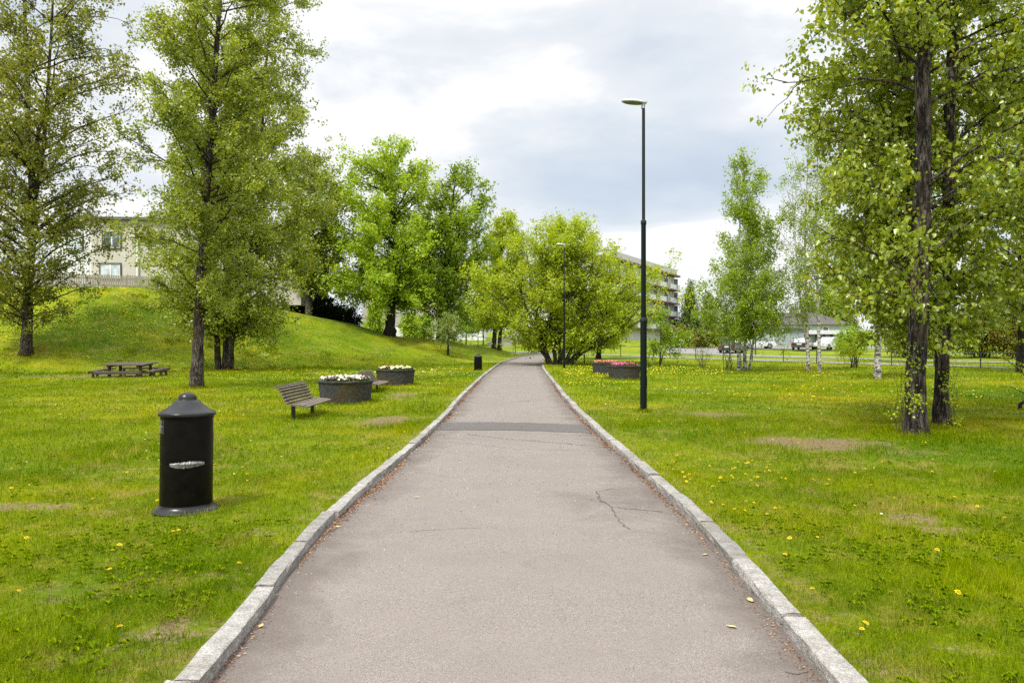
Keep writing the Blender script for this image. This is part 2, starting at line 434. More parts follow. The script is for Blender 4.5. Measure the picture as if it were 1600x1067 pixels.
# re-laid asphalt strip right across the path
ts=np.linspace(0,1,60); X=[];Y=[];Z=[]
for k,sv in enumerate(np.linspace(0,1,9)):
    xl=np.array([float(kL(13.6)*(1-a)+kR(13.0)*a) for a in ts])
    yy=12.85+sv*1.25-ts*.42+(vnoise(ts*6,np.full(60,sv*3.0),2.0,21)-.5)*.08*(1 if k in(0,8) else .3)
    X.append(xl);Y.append(yy);Z.append([path_h(a,b)+.005 for a,b in zip(xl,yy)])
X=np.array(X);Y=np.array(Y);Z=np.array(Z)
grid_mesh('path_patch',X,Y,Z,M['strip'],{'edge':np.clip(1-np.minimum(X-kL(Y),kR(Y)-X)/.4,0,1)*.5})
# cracks
cr=MB()
def crack(pts,w):
    P=[]
    for (x0,y0),(x1,y1) in zip(pts[:-1],pts[1:]):
        n=max(3,int(math.hypot(x1-x0,y1-y0)/.05))
        for i in range(n):
            a=i/n; P.append((x0+(x1-x0)*a+random.gauss(0,.010),y0+(y1-y0)*a+random.gauss(0,.012)))
    for i,((x0,y0),(x1,y1)) in enumerate(zip(P[:-1],P[1:])):
        d=math.hypot(x1-x0,y1-y0)+1e-6; ww=w*random.uniform(.3,1.2)/2; nx=-(y1-y0)/d*ww; ny=(x1-x0)/d*ww
        q=[(x0-nx,y0-ny),(x1-nx,y1-ny),(x1+nx,y1+ny),(x0+nx,y0+ny)]
        cr.add([(a,b,path_h(a,b)+.004) for a,b in q],[(0,1,2,3)])
def gp(px,py): Y=EYE*F/(py-537.0); return ((px-800)/F*Y,Y)
crack([gp(932,768),gp(937,780),gp(955,792),gp(962,805),gp(972,818),gp(985,832)],.013)
crack([gp(955,792),gp(1000,797),gp(1045,801)],.012)
crack([gp(932,768),gp(960,764),gp(1000,764)],.008)
crack([gp(730,679),gp(790,687),gp(860,692),gp(920,697),gp(960,700)],.020)
crack([gp(700,690),gp(800,703),gp(930,706)],.008)
crack([gp(1225,1052),gp(1250,1050),gp(1275,1048)],.006)
crack([gp(640,832),gp(720,826),gp(790,824)],.006)
crack([gp(800,628),gp(830,627)],.03)
co=cr.build('path_crack',M['crack']); co['kind']='structure'

# kerbs: rough granite stones about a metre long, end to end
def kerb(sgn,seed):
    rng=random.Random(seed); kf=kL if sgn<0 else kR; m=MB(); y=-7.5
    dp=0.0
    while y<73:
        L=rng.uniform(.85,1.25); y1=y+L-rng.uniform(.016,.042); n=max(3,int(L/.16)) if y<25 else 2
        dz=rng.gauss(0,.005); off=rng.gauss(0,.008); w=(.112 if sgn<0 else .125)+rng.gauss(0,.003)
        rows=[]
        for i in range(n+1):
            yy=y+(y1-y)*i/n; xi=float(kf(yy))+sgn*off; base=float(np.interp(yy,BY,BZ))
            rz=lambda s=.005: rng.gauss(0,s)
            top=base+LAWN+.012+dz
            r=[(0,-.08),(rz(.005)-.002,.03+rz(.004)),(.002+rz(.003),LAWN+.006+rz(.002)),(.010+rz(.003),0),(.07+rz(),.002+rz(.002)),(w-.008+rz(.005),rz(.002)),(w+rz(.005),-.04),(w,-.2)]
            row=[]
            for k,(u,v) in enumerate(r):
                z= base+v if k<3 else top+v
                row.append((xi+sgn*u,yy+ (rz(.004) if i in (0,n) else 0),z))
            rows.append(row)
        vs=[v for r in rows for v in r]; K=8; fs=[]
        for i in range(n):
            for k in range(K-1): fs.append((i*K+k,i*K+k+1,(i+1)*K+k+1,(i+1)*K+k))
        fs.append(tuple(range(K))); fs.append(tuple(range((n+1)*K-1,n*K-1,-1)))
        m.add(vs,fs); y+=L
    # earth packed under and between the stones
    m.cur=1
    yy=np.concatenate([np.arange(-8,30,.5),np.arange(30,74,2)])
    vs=[];fs=[]
    for i,a in enumerate(yy):
        x=float(kf(a)); b=float(np.interp(a,BY,BZ))
        for u,v in ((.030,-.1),(.036,.028),(.100,LAWN-.020),(.105,-.1)): vs.append((x+sgn*u,a,b+v))
        if i: 
            for k in range(3): fs.append(((i-1)*4+k,(i-1)*4+k+1,i*4+k+1,i*4+k))
    m.add(vs,fs)
    o=m.build('kerb',[M['granite'],M['joint']]); o['kind']='structure'
kerb(-1,11); kerb(1,23)

def ribbon(name,cl,w,m,dz,step=1.0,kind='structure'):
    cl=np.array(cl,float); d=np.r_[0,np.cumsum(np.hypot(*np.diff(cl,axis=0).T))]
    s=np.arange(0,d[-1],step); cx=np.interp(s,d,cl[:,0]); cy=np.interp(s,d,cl[:,1])
    for _ in range(6):
        cx[1:-1]=(cx[:-2]+2*cx[1:-1]+cx[2:])/4; cy[1:-1]=(cy[:-2]+2*cy[1:-1]+cy[2:])/4
    tx=np.gradient(cx); ty=np.gradient(cy); l=np.hypot(tx,ty); nx=-ty/l; ny=tx/l
    ww=np.interp(s,d,w) if hasattr(w,'__len__') else np.full(len(s),w)
    t=np.linspace(-.5,.5,9)
    X=cx[:,None]+nx[:,None]*ww[:,None]*t; Y=cy[:,None]+ny[:,None]*ww[:,None]*t
    return grid_mesh(name,X,Y,ground(X,Y)+LAWN+dz,m,{'edge':np.zeros_like(X)},kind)
ribbon('footway',[(46,27),(38,35),(30.1,43.5),(23,53),(19.7,57),(13.9,64),(8.7,69.5),(3.8,75.5),(-1.5,82),(-12,90),(-24,99)],2.6,M['road'],.030)
ribbon('road',[(56,36),(46,44),(34,53.5),(26.4,62),(20.5,71),(19.5,80),(22,88),(30,92),(48,93)],[3.2,3.2,3.2,3.4,5,8,9,9,9],M['road'],.04)

LEAFX=2.2

# ------------------------------------------------------------------ grass
def outside(x,y,g=.17): return (x<kL(y)-g)|(x>kR(y)+g)
TUFTS=[]        # x, y, radius, height: rank grass where the mower cannot reach
def grass():
    rng=np.random.default_rng(5); VV=[];FF=[];base=0
    zones=[(2.4,5.0,7600,.0040,.034,.018),(5.0,8.5,3400,.0056,.038,.018),(8.5,16,950,.0085,.042,.018),(16,30,300,.015,.05,.02),(30,56,75,.030,.06,.025)]
    for y0,y1,den,w,h0,hs in zones:
        xm=lambda y:.76*y+2.2
        A=(y1-y0)*2*xm(y1); n=int(A*den)
        y=rng.uniform(y0,y1,n); x=rng.uniform(-xm(y1),xm(y1),n)
        k=(np.abs(x)<xm(y))&outside(x,y,.115); x=x[k];y=y[k]
        nz=vnoise(x,y,1.1,31)*.5+vnoise(x,y,3.3,32)*.3+vnoise(x,y,.3,33)*.2
        d=dirt(x,y)
        k=rng.random(len(x))<np.clip(.35+1.1*nz-1.6*np.clip(d-.22,0,1),0.03,1); x=x[k];y=y[k];nz=nz[k]
        h=np.clip(rng.normal(h0,hs,len(x)),.012,.2)*(.55+.9*nz)
        rank=np.clip((vnoise(x,y,.55,35)*.6+vnoise(x,y,1.7,36)*.4-.60)*5,0,1); h*=1+.9*rank
        VV.append((x,y,h,np.full(len(x),w)))
    for tx,ty,tr,th,tn in TUFTS:
        r=tr*np.sqrt(rng.random(tn)); a=rng.random(tn)*2*pi; x=tx+r*np.cos(a);y=ty+r*np.sin(a)
        k=outside(x,y,.13); x=x[k];y=y[k]; r=r[k]
        VV.append((x,y,th*rng.uniform(.4,1.1,len(x))*(1.15-.7*r/tr),np.full(len(x),max(.005,.0009*ty))))
    x,y,h,w=[np.concatenate(a) for a in zip(*VV)]
    n=len(x); z=ground(x,y)+LAWN-.004
    az=rng.random(n)*2*pi; la=rng.random(n)*2*pi; lean=h*np.abs(rng.normal(.5,.45,n)); ly_=rng.random(n)<.10; h=np.where(ly_,.012+.012*rng.random(n),h); lean=np.where(ly_,rng.uniform(.03,.08,n),lean)
    wx_=np.cos(az)*w/2*rng.uniform(.6,1.2,n); wy_=np.sin(az)*w/2
    lx=np.cos(la)*lean; ly=np.sin(la)*lean
    P=np.empty((n,5,3))
    P[:,0]=np.stack([x-wx_,y-wy_,z],-1); P[:,1]=np.stack([x+wx_,y+wy_,z],-1)
    P[:,2]=np.stack([x+wx_*.75+lx*.35,y+wy_*.75+ly*.35,z+h*.6],-1); P[:,3]=np.stack([x-wx_*.75+lx*.35,y-wy_*.75+ly*.35,z+h*.6],-1)
    P[:,4]=np.stack([x+lx,y+ly,z+h],-1)
    b=np.arange(n)[:,None]*5
    T=np.concatenate([b+np.array([0,1,2]),b+np.array([0,2,3]),b+np.array([3,2,4])],1).reshape(-1,3)
    o=link('grass',fastmesh('grass',P,T),M['grass'],None,True); tag(o,'short green lawn grass with rank tufts and dry patches','grass',None,'stuff')
    # low broad-leaved weeds (dandelion rosettes, plantain, clover) pressed into the sward
    VV=[];rng=np.random.default_rng(8)
    for y0,y1,den in ((2.6,6,95.0),(6,11,22.0)):
        xm=.76*y1+1.5; n=int((y1-y0)*2*xm*den); x=rng.uniform(-xm,xm,n);y=rng.uniform(y0,y1,n)
        k=outside(x,y,.25)&(rng.random(n)<np.clip(4.2*(vnoise(x,y,.75,41)*.55+vnoise(x,y,2.6,43)*.45)-1.95+np.where(x<0,.25,-.15),0.015,1)); x=x[k];y=y[k]
        for cx,cy in zip(x,y):
            q=rng.integers(5,10); a=rng.random(q)*2*pi; L=rng.uniform(.012,.040,q); VV.append(np.stack([np.full(q,cx),np.full(q,cy),a,L],-1))
    W=np.concatenate(VV); x,y,a,L=W.T; n=len(x); z=ground(x,y)+LAWN+.026; ca,sa=np.cos(a),np.sin(a); w=L*rng.uniform(.16,.3,n); up=rng.uniform(.15,.6,n)
    P=np.empty((n,6,3))
    for i,(t,s,hz) in enumerate(((0,0,0),(.45,1,.5),(.8,.8,.55),(1,0,.42),(.8,-.8,.55),(.45,-1,.5))):
        P[:,i]=np.stack([x+ca*L*t-sa*w*s,y+sa*L*t+ca*w*s,z+hz*L*up+.012*abs(s)],-1)
    b=np.arange(n)[:,None]*6
    T=np.concatenate([b+np.array([0,1,2,3]),b+np.array([0,3,4,5])],1).reshape(-1,4)
    tag(link('ground_cover',fastmesh('ground_cover',P,T),M['weed']),'low broad-leaved weeds spread through the lawn','weeds',None,'stuff')
M['weed']=leaf_mat('weed_leaves',[(.095,.165,.003),(.15,.23,.004),(.23,.30,.008)],.3,.0)

# ------------------------------------------------------------------ leaves and limbs
def tubes(P,Rd,S):
    """P (B,K,3) centre lines, Rd (B,K) radii -> verts, quads"""
    B,K,_=P.shape; T=np.gradient(P,axis=1); T/=np.linalg.norm(T,axis=2,keepdims=True)+1e-9
    ref=np.where(np.abs(T[:,:1,2:3])>.9,np.array([1.0,0,0]),np.array([0,0,1.0])); ref=np.repeat(ref,K,1)
    A=np.cross(T,ref); A/=np.linalg.norm(A,axis=2,keepdims=True)+1e-9; Bv=np.cross(T,A)
    th=np.arange(S)*2*pi/S
    V=P[:,:,None]+Rd[:,:,None,None]*(A[:,:,None]*np.cos(th)[:,None]+Bv[:,:,None]*np.sin(th)[:,None])
    i=np.arange(B*K*S).reshape(B,K,S); j=np.roll(i,-1,2)
    return V.reshape(-1,3), np.stack([i[:,:-1],j[:,:-1],j[:,1:],i[:,1:]],-1).reshape(-1,4)

def leaf_mesh(name,C,L,rng,droop=.3,ratio=.72,fine=False,flat=.8):
    n=len(C)
    a=rng.normal(size=(n,3)); a[:,2]-=droop*1.6; a/=np.linalg.norm(a,axis=1,keepdims=True)
    u=rng.normal(size=(n,3)); u[:,2]+=flat; u-=a*np.sum(a*u,1,keepdims=True); u/=np.linalg.norm(u,axis=1,keepdims=True)
    b=np.cross(u,a); L=L[:,None]; w=L*ratio*.5; f=L*.10
    if fine:
        s=C; t=C+a*L-u*f*.8
        P=np.stack([s,C+a*L*.28+b*w*.95+u*f,C+a*L*.62+b*w*.62+u*f*.7,t,C+a*L*.62-b*w*.62+u*f*.7,C+a*L*.28-b*w*.95+u*f],1)
        k=np.arange(n)[:,None]*6; Q=np.concatenate([k+np.array([0,3,2,1]),k+np.array([0,5,4,3])],1).reshape(-1,4)
    else:
        P=np.stack([C,C+a*L*.45+b*w+u*f,C+a*L,C+a*L*.45-b*w+u*f],1); Q=np.arange(n*4).reshape(-1,4)
    return fastmesh(name,P,Q)

def bez(p0,p1,p2,K):
    t=np.linspace(0,1,K)[None,:,None]; return p0[:,None]*(1-t)**2+p1[:,None]*2*t*(1-t)+p2[:,None]*t*t

def make_tree(name,label,cat,x,y,stems,prof,bark,leafm,nprim,nleaf,lsize,seed,elev=35,curve=.10,droop=.3,hang=0.0,nsec=7,sig=.13,fine=False,skew=(0,0),group=None,ratio=.72,limb=.03,zbase=None,inner=.35,seclen=1.0,clear=None,open_front=False):
    """stems: list of (points [(dx,dy,h)...], foot radius, top radius); prof: [(height, radius)...] of the crown"""
    rng=np.random.default_rng(seed)
    z0=gz(x,y)-.04 if zbase is None else zbase
    root=empty(name,(x,y,z0)); tag(root,label,cat,group)
    prof=np.array(prof,float); hs=prof[:,0]; rs=prof[:,1]
    ST=[]
    SV=[[] for _ in stems]; SF=[[] for _ in stems]; nb=[0]*len(stems)
    def put(i,V,Q): SV[i].append(V); SF[i].append(Q+nb[i]); nb[i]+=len(V)
    for i,(pts,r0,r1) in enumerate(stems):
        pts=np.array(pts,float); H=pts[-1,2]; K=26
        h=H*np.linspace(0,1,K)**1.35; X=np.interp(h,pts[:,2],pts[:,0]); Y=np.interp(h,pts[:,2],pts[:,1])
        for _ in range(2): X[1:-1]=(X[:-2]+2*X[1:-1]+X[2:])/4; Y[1:-1]=(Y[:-2]+2*Y[1:-1]+Y[2:])/4
        wob=r0*.35; X+=np.cumsum(rng.normal(0,wob*.35,K))*np.linspace(0,1,K); Y+=np.cumsum(rng.normal(0,wob*.35,K))*np.linspace(0,1,K)
        f=h/H; rad=r1+(r0-r1)*(1-f)**1.1; rad*=1+.40*np.exp(-h/(r0*1.8)); rad*=1+rng.normal(0,.035,K)
        P=np.stack([X,Y,h],-1); ST.append((h,P,rad))
        S=16 if r0>.12 else 9
        V,Q=tubes(P[None],rad[None],S)
        V=V+ (V-np.repeat(P,S,0))*(rng.normal(0,.07,(len(V),1)))
        put(i,V,Q)
    # primaries
    wgt=np.interp(np.linspace(hs[0],hs[-1],200),hs,rs)+.25; cdf=np.cumsum(wgt)/wgt.sum()
    he=np.interp((np.arange(nprim)+rng.random(nprim))/nprim,cdf,np.linspace(hs[0],hs[-1],200))
    az=(np.arange(nprim)*2.399963+rng.normal(0,.5,nprim))
    if open_front: f=np.sin(az)<-.45; az=np.where(f&(rng.random(nprim)<.55),-az,az)
    Rr=np.interp(he,hs,rs)*np.clip(1-np.abs(rng.normal(0,.28,nprim))+rng.random(nprim)*.16,.3,1.15)
    si=rng.integers(0,len(stems),nprim); SH=np.array([s[0][-1,] for s in ST]) if False else np.array([s[0][-1] for s in ST]); si=np.where(SH[si]*1.12<he,int(SH.argmax()),si)
    el=np.tan(np.radians(np.clip(rng.normal(elev,9,nprim),-30,75)))
    h0=he-Rr*el
    lo=clear if clear is not None else hs[0]*.75
    P0=np.empty((nprim,3)); r0=np.empty(nprim)
    for k in range(nprim):
        h,P,rad=ST[si[k]]; hh=min(max(h0[k],lo+rng.random()*.5*(hs[0]*.4+.3)),h[-1]*.985)
        P0[k]=[np.interp(hh,h,P[:,0]),np.interp(hh,h,P[:,1]),hh]; r0[k]=np.interp(hh,h,rad)
    cx=np.array([np.interp(a,ST[s][0],ST[s][1][:,0]) for a,s in zip(he,si)]); cy=np.array([np.interp(a,ST[s][0],ST[s][1][:,1]) for a,s in zip(he,si)])
    P2=np.stack([cx+Rr*np.cos(az)+skew[0]*Rr,cy+Rr*np.sin(az)+skew[1]*Rr,he],-1)
    P1=(P0+P2)/2; P1[:,2]+=curve*Rr
    K=8; PB=bez(P0,P1,P2,K); nz=rng.normal(0,1,(nprim,K,3))*(Rr[:,None,None]*.028); nz[:,0]=0; PB=PB+np.cumsum(nz,1)*.6
    rb=np.minimum(r0*.62,limb*.75*(.35+Rr/ max(rs.max(),.1))); RB=rb[:,None]*np.linspace(1,.16,K)[None]+.003
    for i in range(len(stems)):
        k=si==i
        if k.any(): put(i,*tubes(PB[k],RB[k],6))
    # secondaries
    ns=nprim*nsec; pi_=np.repeat(np.arange(nprim),nsec); t=rng.uniform(inner*.4,1.0,ns)**.85
    kf=t*(K-1); ki=np.minimum(kf.astype(int),K-2); fr=(kf-ki)[:,None]
    S0=PB[pi_,ki]*(1-fr)+PB[pi_,ki+1]*fr; tg=PB[pi_,ki+1]-PB[pi_,ki]; tg/=np.linalg.norm(tg,axis=1,keepdims=True)+1e-9
    d=tg*.75+rng.normal(0,.6,(ns,3)); d[:,2]+=.12-hang*.5; d/=np.linalg.norm(d,axis=1,keepdims=True)
    L=(.16+.24*rng.random(ns))*Rr[pi_]*(1.25-.5*t)*seclen+.22
    K2=5; tt=np.linspace(0,1,K2)
    PS=S0[:,None]+d[:,None]*(L[:,None]*tt)[:,:,None]; PS[:,:,2]-=(L[:,None]*(.10+hang)*tt[None]**2); PS[:,1:]+=rng.normal(0,.02,(ns,K2-1,3))*L[:,None,None]
    rsz=np.minimum(rb[pi_]*.4,.012)+.002
    for i in range(len(stems)):
        k=si[pi_]==i
        if k.any(): put(i,*tubes(PS[k],rsz[k][:,None]*np.linspace(1,.3,K2)[None],3))
    for i in range(len(stems)):
        o=link('trunk',fastmesh('trunk',np.concatenate(SV[i]),np.concatenate(SF[i])),bark,root,True)
    # leaves in sprays along the twigs
    nleaf=int(nleaf*LEAFX); pr=L*(rng.random(ns)**1.3+.25); pr/=pr.sum(); q=rng.choice(ns,nleaf,p=pr); s=rng.random(nleaf)**.65
    kf=s*(K2-1); ki=np.minimum(kf.astype(int),K2-2); fr=(kf-ki)[:,None]
    C=PS[q,ki]*(1-fr)+PS[q,ki+1]*fr
    C=C+np.clip(rng.normal(0,1,(nleaf,3)),-2.2,2.2)*(sig*(.5+s))[:,None]
    ncl=max(1,nleaf//10); k=rng.integers(0,ncl,nleaf)        # leaves sit in small rosettes at the twig ends
    C=C[:ncl][k]+rng.normal(0,1,(nleaf,3))*(lsize*.72)
    if hang: C[:,2]-=np.abs(rng.normal(0,1,nleaf))*hang*.5
    C=C[C[:,2]>.12]
    sz=lsize*rng.uniform(.5,1.3,len(C))
    o=link('crown',leaf_mesh('crown',C,sz,rng,droop,ratio,fine),leafm,root,True)
    return root

def make_bush(name,label,cat,x,y,rx,ry,h,leafm,nleaf,lsize,seed,bark=None,nst=9,zoff=0.0,dens=.55,group=None,z0=None,twiggy=1.0):
    rng=np.random.default_rng(seed); root=empty(name,(x,y,(gz(x,y) if z0 is None else z0)-.03)); tag(root,label,cat,group)
    a=rng.random(nst)*2*pi; P0=np.stack([rng.normal(0,rx*.14,nst),rng.normal(0,ry*.14,nst),np.zeros(nst)],-1)
    rr=np.sqrt(rng.random(nst))*.9; P2=np.stack([np.cos(a)*rx*rr,np.sin(a)*ry*rr,h*(.55+.45*np.sqrt(1-rr*rr*.8))],-1); P1=(P0+P2)/2; P1[:,2]+=h*.18
    PB=bez(P0,P1,P2,7); PB[:,1:]+=rng.normal(0,.03,(nst,6,3))*h
    v,q=tubes(PB,(np.linspace(1,.2,7)*.022*max(h,1)*.5*twiggy)[None].repeat(nst,0),5)
    link('stems',fastmesh('stems',v,q),bark or M['bark'],root,True)
    nc=max(12,int(nleaf/45)); u=rng.normal(size=(nc,3)); u/=np.linalg.norm(u,axis=1,keepdims=True); r=rng.random(nc)**(1/2.4)
    cc=u*r[:,None]*np.array([rx,ry,h*.5])+np.array([0,0,h*.5]); cs=rng.uniform(.5,1.3,nc)
    k=rng.integers(0,nc,nleaf); C=cc[k]+rng.normal(0,1,(nleaf,3))*(min(rx,h)*.13*dens/.55*cs[k])[:,None]
    C=C[C[:,2]>.03]
    link('foliage',leaf_mesh('foliage',C,lsize*rng.uniform(.6,1.2,len(C)),rng,.1),leafm,root,True)
    return root
LF={}
LF['olive']=leaf_mat('olive_leaves',[(0.145,0.206,0.014),(0.229,0.302,0.021),(0.326,0.399,0.030),(0.422,0.460,0.050)],.48,.10)
LF['dark']=leaf_mat('dark_leaves',[(0.097,0.151,0.014),(0.162,0.227,0.020),(0.238,0.302,0.030)],.46,.10)
LF['darkolive']=leaf_mat('dark_olive_leaves',[(.14,.17,.008),(.20,.24,.012),(.26,.29,.02),(.31,.32,.04)],.5,.10)
LF['lime']=leaf_mat('lime_leaves',[(0.214,0.352,0.018),(0.314,0.481,0.022),(0.413,0.560,0.034),(0.476,0.560,0.050)],.52,.05)
LF['maple']=leaf_mat('maple_leaves',[(.15,.24,.008),(.22,.34,.012),(.29,.41,.02)],.52,.06)
LF['mid']=leaf_mat('mid_green_leaves',[(0.155,0.275,0.012),(0.251,0.394,0.017),(0.358,0.490,0.030)],.52,.06)
LF['willow']=leaf_mat('willow_leaves',[(0.235,0.345,0.011),(0.345,0.469,0.015),(0.455,0.550,0.024),(0.500,0.550,0.046)],.52,.05)
LF['birch']=leaf_mat('birch_leaves',[(0.173,0.271,0.010),(0.259,0.376,0.014),(0.370,0.470,0.025)],.5,.06)
LF['poplar']=leaf_mat('poplar_leaves',[(0.160,0.231,0.011),(0.239,0.331,0.015),(0.333,0.408,0.021),(0.439,0.474,0.046)],.46,.10,.36)
LF['hedge']=leaf_mat('shade_hedge_leaves',[(.010,.018,.005),(.02,.032,.007),(.035,.05,.01)],.2,.05)  # near-black: the shade beneath the trees is put into the leaf colour
LF['conifer']=leaf_mat('conifer_needles',[(.09,.14,.03),(.13,.19,.04),(.18,.24,.06)],.15,.03)
LF['bushy']=leaf_mat('bush_leaves',[(0.091,0.137,0.010),(0.164,0.209,0.016),(0.273,0.282,0.026)],.35,.06)
LF['blossom']=leaf_mat('blossom_leaves',[(.17,.24,.02),(.23,.31,.03),(.28,.35,.05),(.46,.47,.26)],.4,.05,tint=(1,1,.85))
LF['russet']=leaf_mat('russet_leaves',[(0.101,0.084,0.014),(0.185,0.168,0.018),(0.252,0.235,0.024)],.35,.05)

# ---- trees. (feet are where the photo shows them on the ground)
def leftY(px,Y): return wx(px,Y),Y
x,y=leftY(40,40.5)
make_tree('broadleaf_tree','tall forked poplar on the bank left of the picnic table, crown leaving the frame','tree',x,y,
  [([(0,0,0),(.1,0,3),(.35,.1,8.0),(.1,0,12),(-.3,.2,24)],.25,.05),([(.2,0,0),(.3,0,7.5),(1.1,-.2,11),(1.9,-.4,23)],.16,.04)],
  [(1.9,1.9),(3.2,3.5),(6,4.3),(10,4.9),(14,4.7),(18,4.2),(22,3.0),(25,1.2)],M['poplar_bark'],LF['darkolive'],130,30000,.155,101,elev=26,curve=.14,droop=.35,sig=.21,nsec=11,limb=.07,inner=.25)
x,y=leftY(307,25.2)
make_tree('broadleaf_tree','slender pale-barked poplar behind the near litter bin, its tall crown leaving the frame','tree',x,y,
  [([(0,0,0),(.05,0,1.5),(.18,0,5),(.42,.1,9),(.65,.1,13),(.9,.2,17)],.20,.035)],
  [(2.6,.9),(3.6,1.5),(6,2.1),(9,2.7),(12,2.4),(15,1.6),(17.5,.6)],M['poplar_bark'],LF['olive'],95,40000,.092,102,elev=30,curve=.12,droop=.3,sig=.11,nsec=9,limb=.035,inner=.3)
x,y=leftY(351,41)
make_tree('broadleaf_tree','bushy poplar with a clump of three dark trunks at the foot of the slope','tree',x,y,
  [([(-.35,0,0),(-.5,0,4),(-.6,.1,9),(-.4,.2,19)],.16,.04),([(.0,.1,0),(.1,.1,5),(.8,.1,11),(1.6,0,24)],.17,.04),([(.3,-.1,0),(.6,-.1,5),(1.9,-.2,11),(2.6,-.2,21)],.18,.04)],
  [(2.2,2.7),(3.6,3.9),(6,4.2),(10,3.8),(14,3.4),(18,2.5),(22,1.6),(25,.7)],M['poplar_bark'],LF['olive'],125,56000,.145,103,elev=30,curve=.14,droop=.3,sig=.2,nsec=10,limb=.06,inner=.22,skew=(.1,0))
x,y=leftY(482,60)
make_tree('broadleaf_tree','olive-green tree with a short brown trunk on the bank in front of the dark hedge','tree',x,y,
  [([(0,0,0),(.1,0,4),(.3,0,9),(.2,0,13)],.26,.05)],[(2.4,1.9),(4.5,3.0),(8,3.0),(11,2.2),(13.6,.9)],M['bark_mid'],LF['olive'],60,13000,.21,104,elev=35,sig=.2,nsec=8,limb=.06)
x,y=leftY(609,62)
make_tree('maple_tree','big fresh-green maple with round crown on top of the bank by the mesh fence','tree',x,y,
  [([(0,0,0),(.05,0,2.2),(.3,0,5),(.3,0,10),(.2,0,14)],.40,.06),([(.05,0,0),(.08,0,2.1),(1.0,.2,5.5),(2.2,.3,9.5)],.30,.05),([(-.05,0,0),(-.05,0,2.6),(-1.1,-.2,5.5),(-2.2,0,9.5)],.26,.05)],
  [(2.8,2.6),(3.7,5.3),(5.8,5.3),(8,4.9),(12,4.6),(14.5,3.7),(16.2,1.7),(16.8,.5)],M['bark'],LF['lime'],120,31000,.21,105,elev=33,curve=.14,droop=.25,sig=.22,nsec=8,limb=.08,inner=.3,skew=(-.08,0))
x,y=leftY(688,64.5)
make_tree('maple_tree','open-crowned maple with a dark leaning trunk right of the big green maple','tree',x,y,
  [([(0,0,0),(.1,0,2.5),(.35,0,6),(.9,0,10),(1.4,0,14.5)],.33,.05),([(.05,0,0),(.1,0,3),(1.2,.2,7),(2.0,.2,11.5)],.17,.04)],
  [(1.7,2.1),(3,3.4),(6,3.7),(9,3.7),(12,3.1),(14.8,1.7),(15.6,.5)],M['bark'],LF['maple'],75,14500,.21,106,elev=36,curve=.12,sig=.2,nsec=8,limb=.09,inner=.3,skew=(.12,0))
x,y=leftY(700,58)
make_tree('sapling','small pale blossoming tree on a thin dark stem before the open maple','tree',x,y,
  [([(0,0,0),(.02,0,1.2),(.1,0,2.6)],.10,.03)],[(1.1,1.2),(1.8,1.75),(2.6,1.5),(3.3,.5)],M['bark'],LF['blossom'],26,2600,.11,107,elev=15,sig=.14,nsec=7,limb=.03,clear=1.0)
x,y=leftY(777,71)
make_tree('broadleaf_tree','twin-stemmed yellow-green tree just left of the far path bend','tree',x,y,
  [([(-.35,0,0),(-.15,0,4),(.2,0,8),(.3,0,12)],.22,.04),([(.2,0,0),(.45,0,4),(.9,0,8),(1.4,0,11)],.20,.04)],
  [(2.4,1.7),(4,2.7),(7,3.0),(10,2.3),(12.4,1.1),(13.4,.3)],M['bark_mid'],LF['willow'],70,16000,.21,108,elev=38,sig=.2,nsec=8,limb=.06,inner=.3,skew=(-.05,0))
x,y=leftY(872,48.5)
st=[]
for i,(dx,tx,ty,H,r) in enumerate(((-.45,-1.2,.3,9.5,.26),(-.1,-.7,-.8,10.0,.2),(.05,.3,.8,10.2,.16),(.35,1.7,-.3,8.6,.2),(.55,3.0,.4,7.2,.24),(.65,3.6,-.8,5.2,.17),(-.3,-2.0,-.6,8.6,.16),(-.35,-3.0,.3,7.0,.15),(.5,3.2,.5,7.6,.15),(.1,.9,-.4,10.2,.15))):
    r*=.66; H*=.80; dx*=1.25; tx*=1.32; st.append(([(dx,ty*.12,0),(dx+tx*.14,ty*.2,.8),(dx+tx*.42,ty*.4,H*.33),(dx+tx*.75,ty*.8,H*.65),(dx+tx,ty,H)],r,.022))
make_tree('willow_tree','wide many-stemmed willow beside the path with trunks fanning from one foot','tree',x,y,st,
  [(1.3,1.7),(2.6,2.4),(4.5,2.7),(6.5,2.8),(8.2,2.5),(9.4,1.6),(10.1,.5)],M['bark_mid'],LF['willow'],230,40000,.155,109,elev=36,curve=.05,droop=.2,sig=.17,nsec=8,limb=.045,inner=.2,ratio=.6)
x,y=leftY(1031,46)
make_tree('sapling','thin young tree with sparse fresh leaves just right of the near lamp post','tree',x,y,
  [([(0,0,0),(.05,0,1),(.1,0,3.4)],.06,.015),([(.02,0,.1),(.25,0,.9),(1.0,0,2.1)],.04,.012)],[(.8,.9),(1.5,1.25),(2.6,1.0),(3.7,.3)],M['bark_mid'],LF['mid'],22,1500,.12,110,elev=40,sig=.15,limb=.02,clear=.6)
x,y=leftY(935,60)
make_tree('broadleaf_tree','small round tree on a short dark trunk behind the pink-flowered planters','tree',x,y,
  [([(0,0,0),(.1,0,1.5),(.3,0,4.5)],.19,.04)],[(1.5,1.6),(2.6,2.6),(4,2.5),(5.6,1.2)],M['bark'],LF['willow'],36,9000,.17,111,elev=28,sig=.2,limb=.05,clear=1.3)
x,y=leftY(913,52)
make_tree('sapling','staked young tree with a bare thin stem between the willow and the planters','tree',x,y,
  [([(0,0,0),(0,0,2),(.05,0,3.6)],.055,.02)],[(2.0,.7),(2.8,1.0),(3.9,.3)],M['bark'],LF['mid'],16,1200,.13,112,elev=40,sig=.14,limb=.018)
x,y=leftY(1161,40.5)
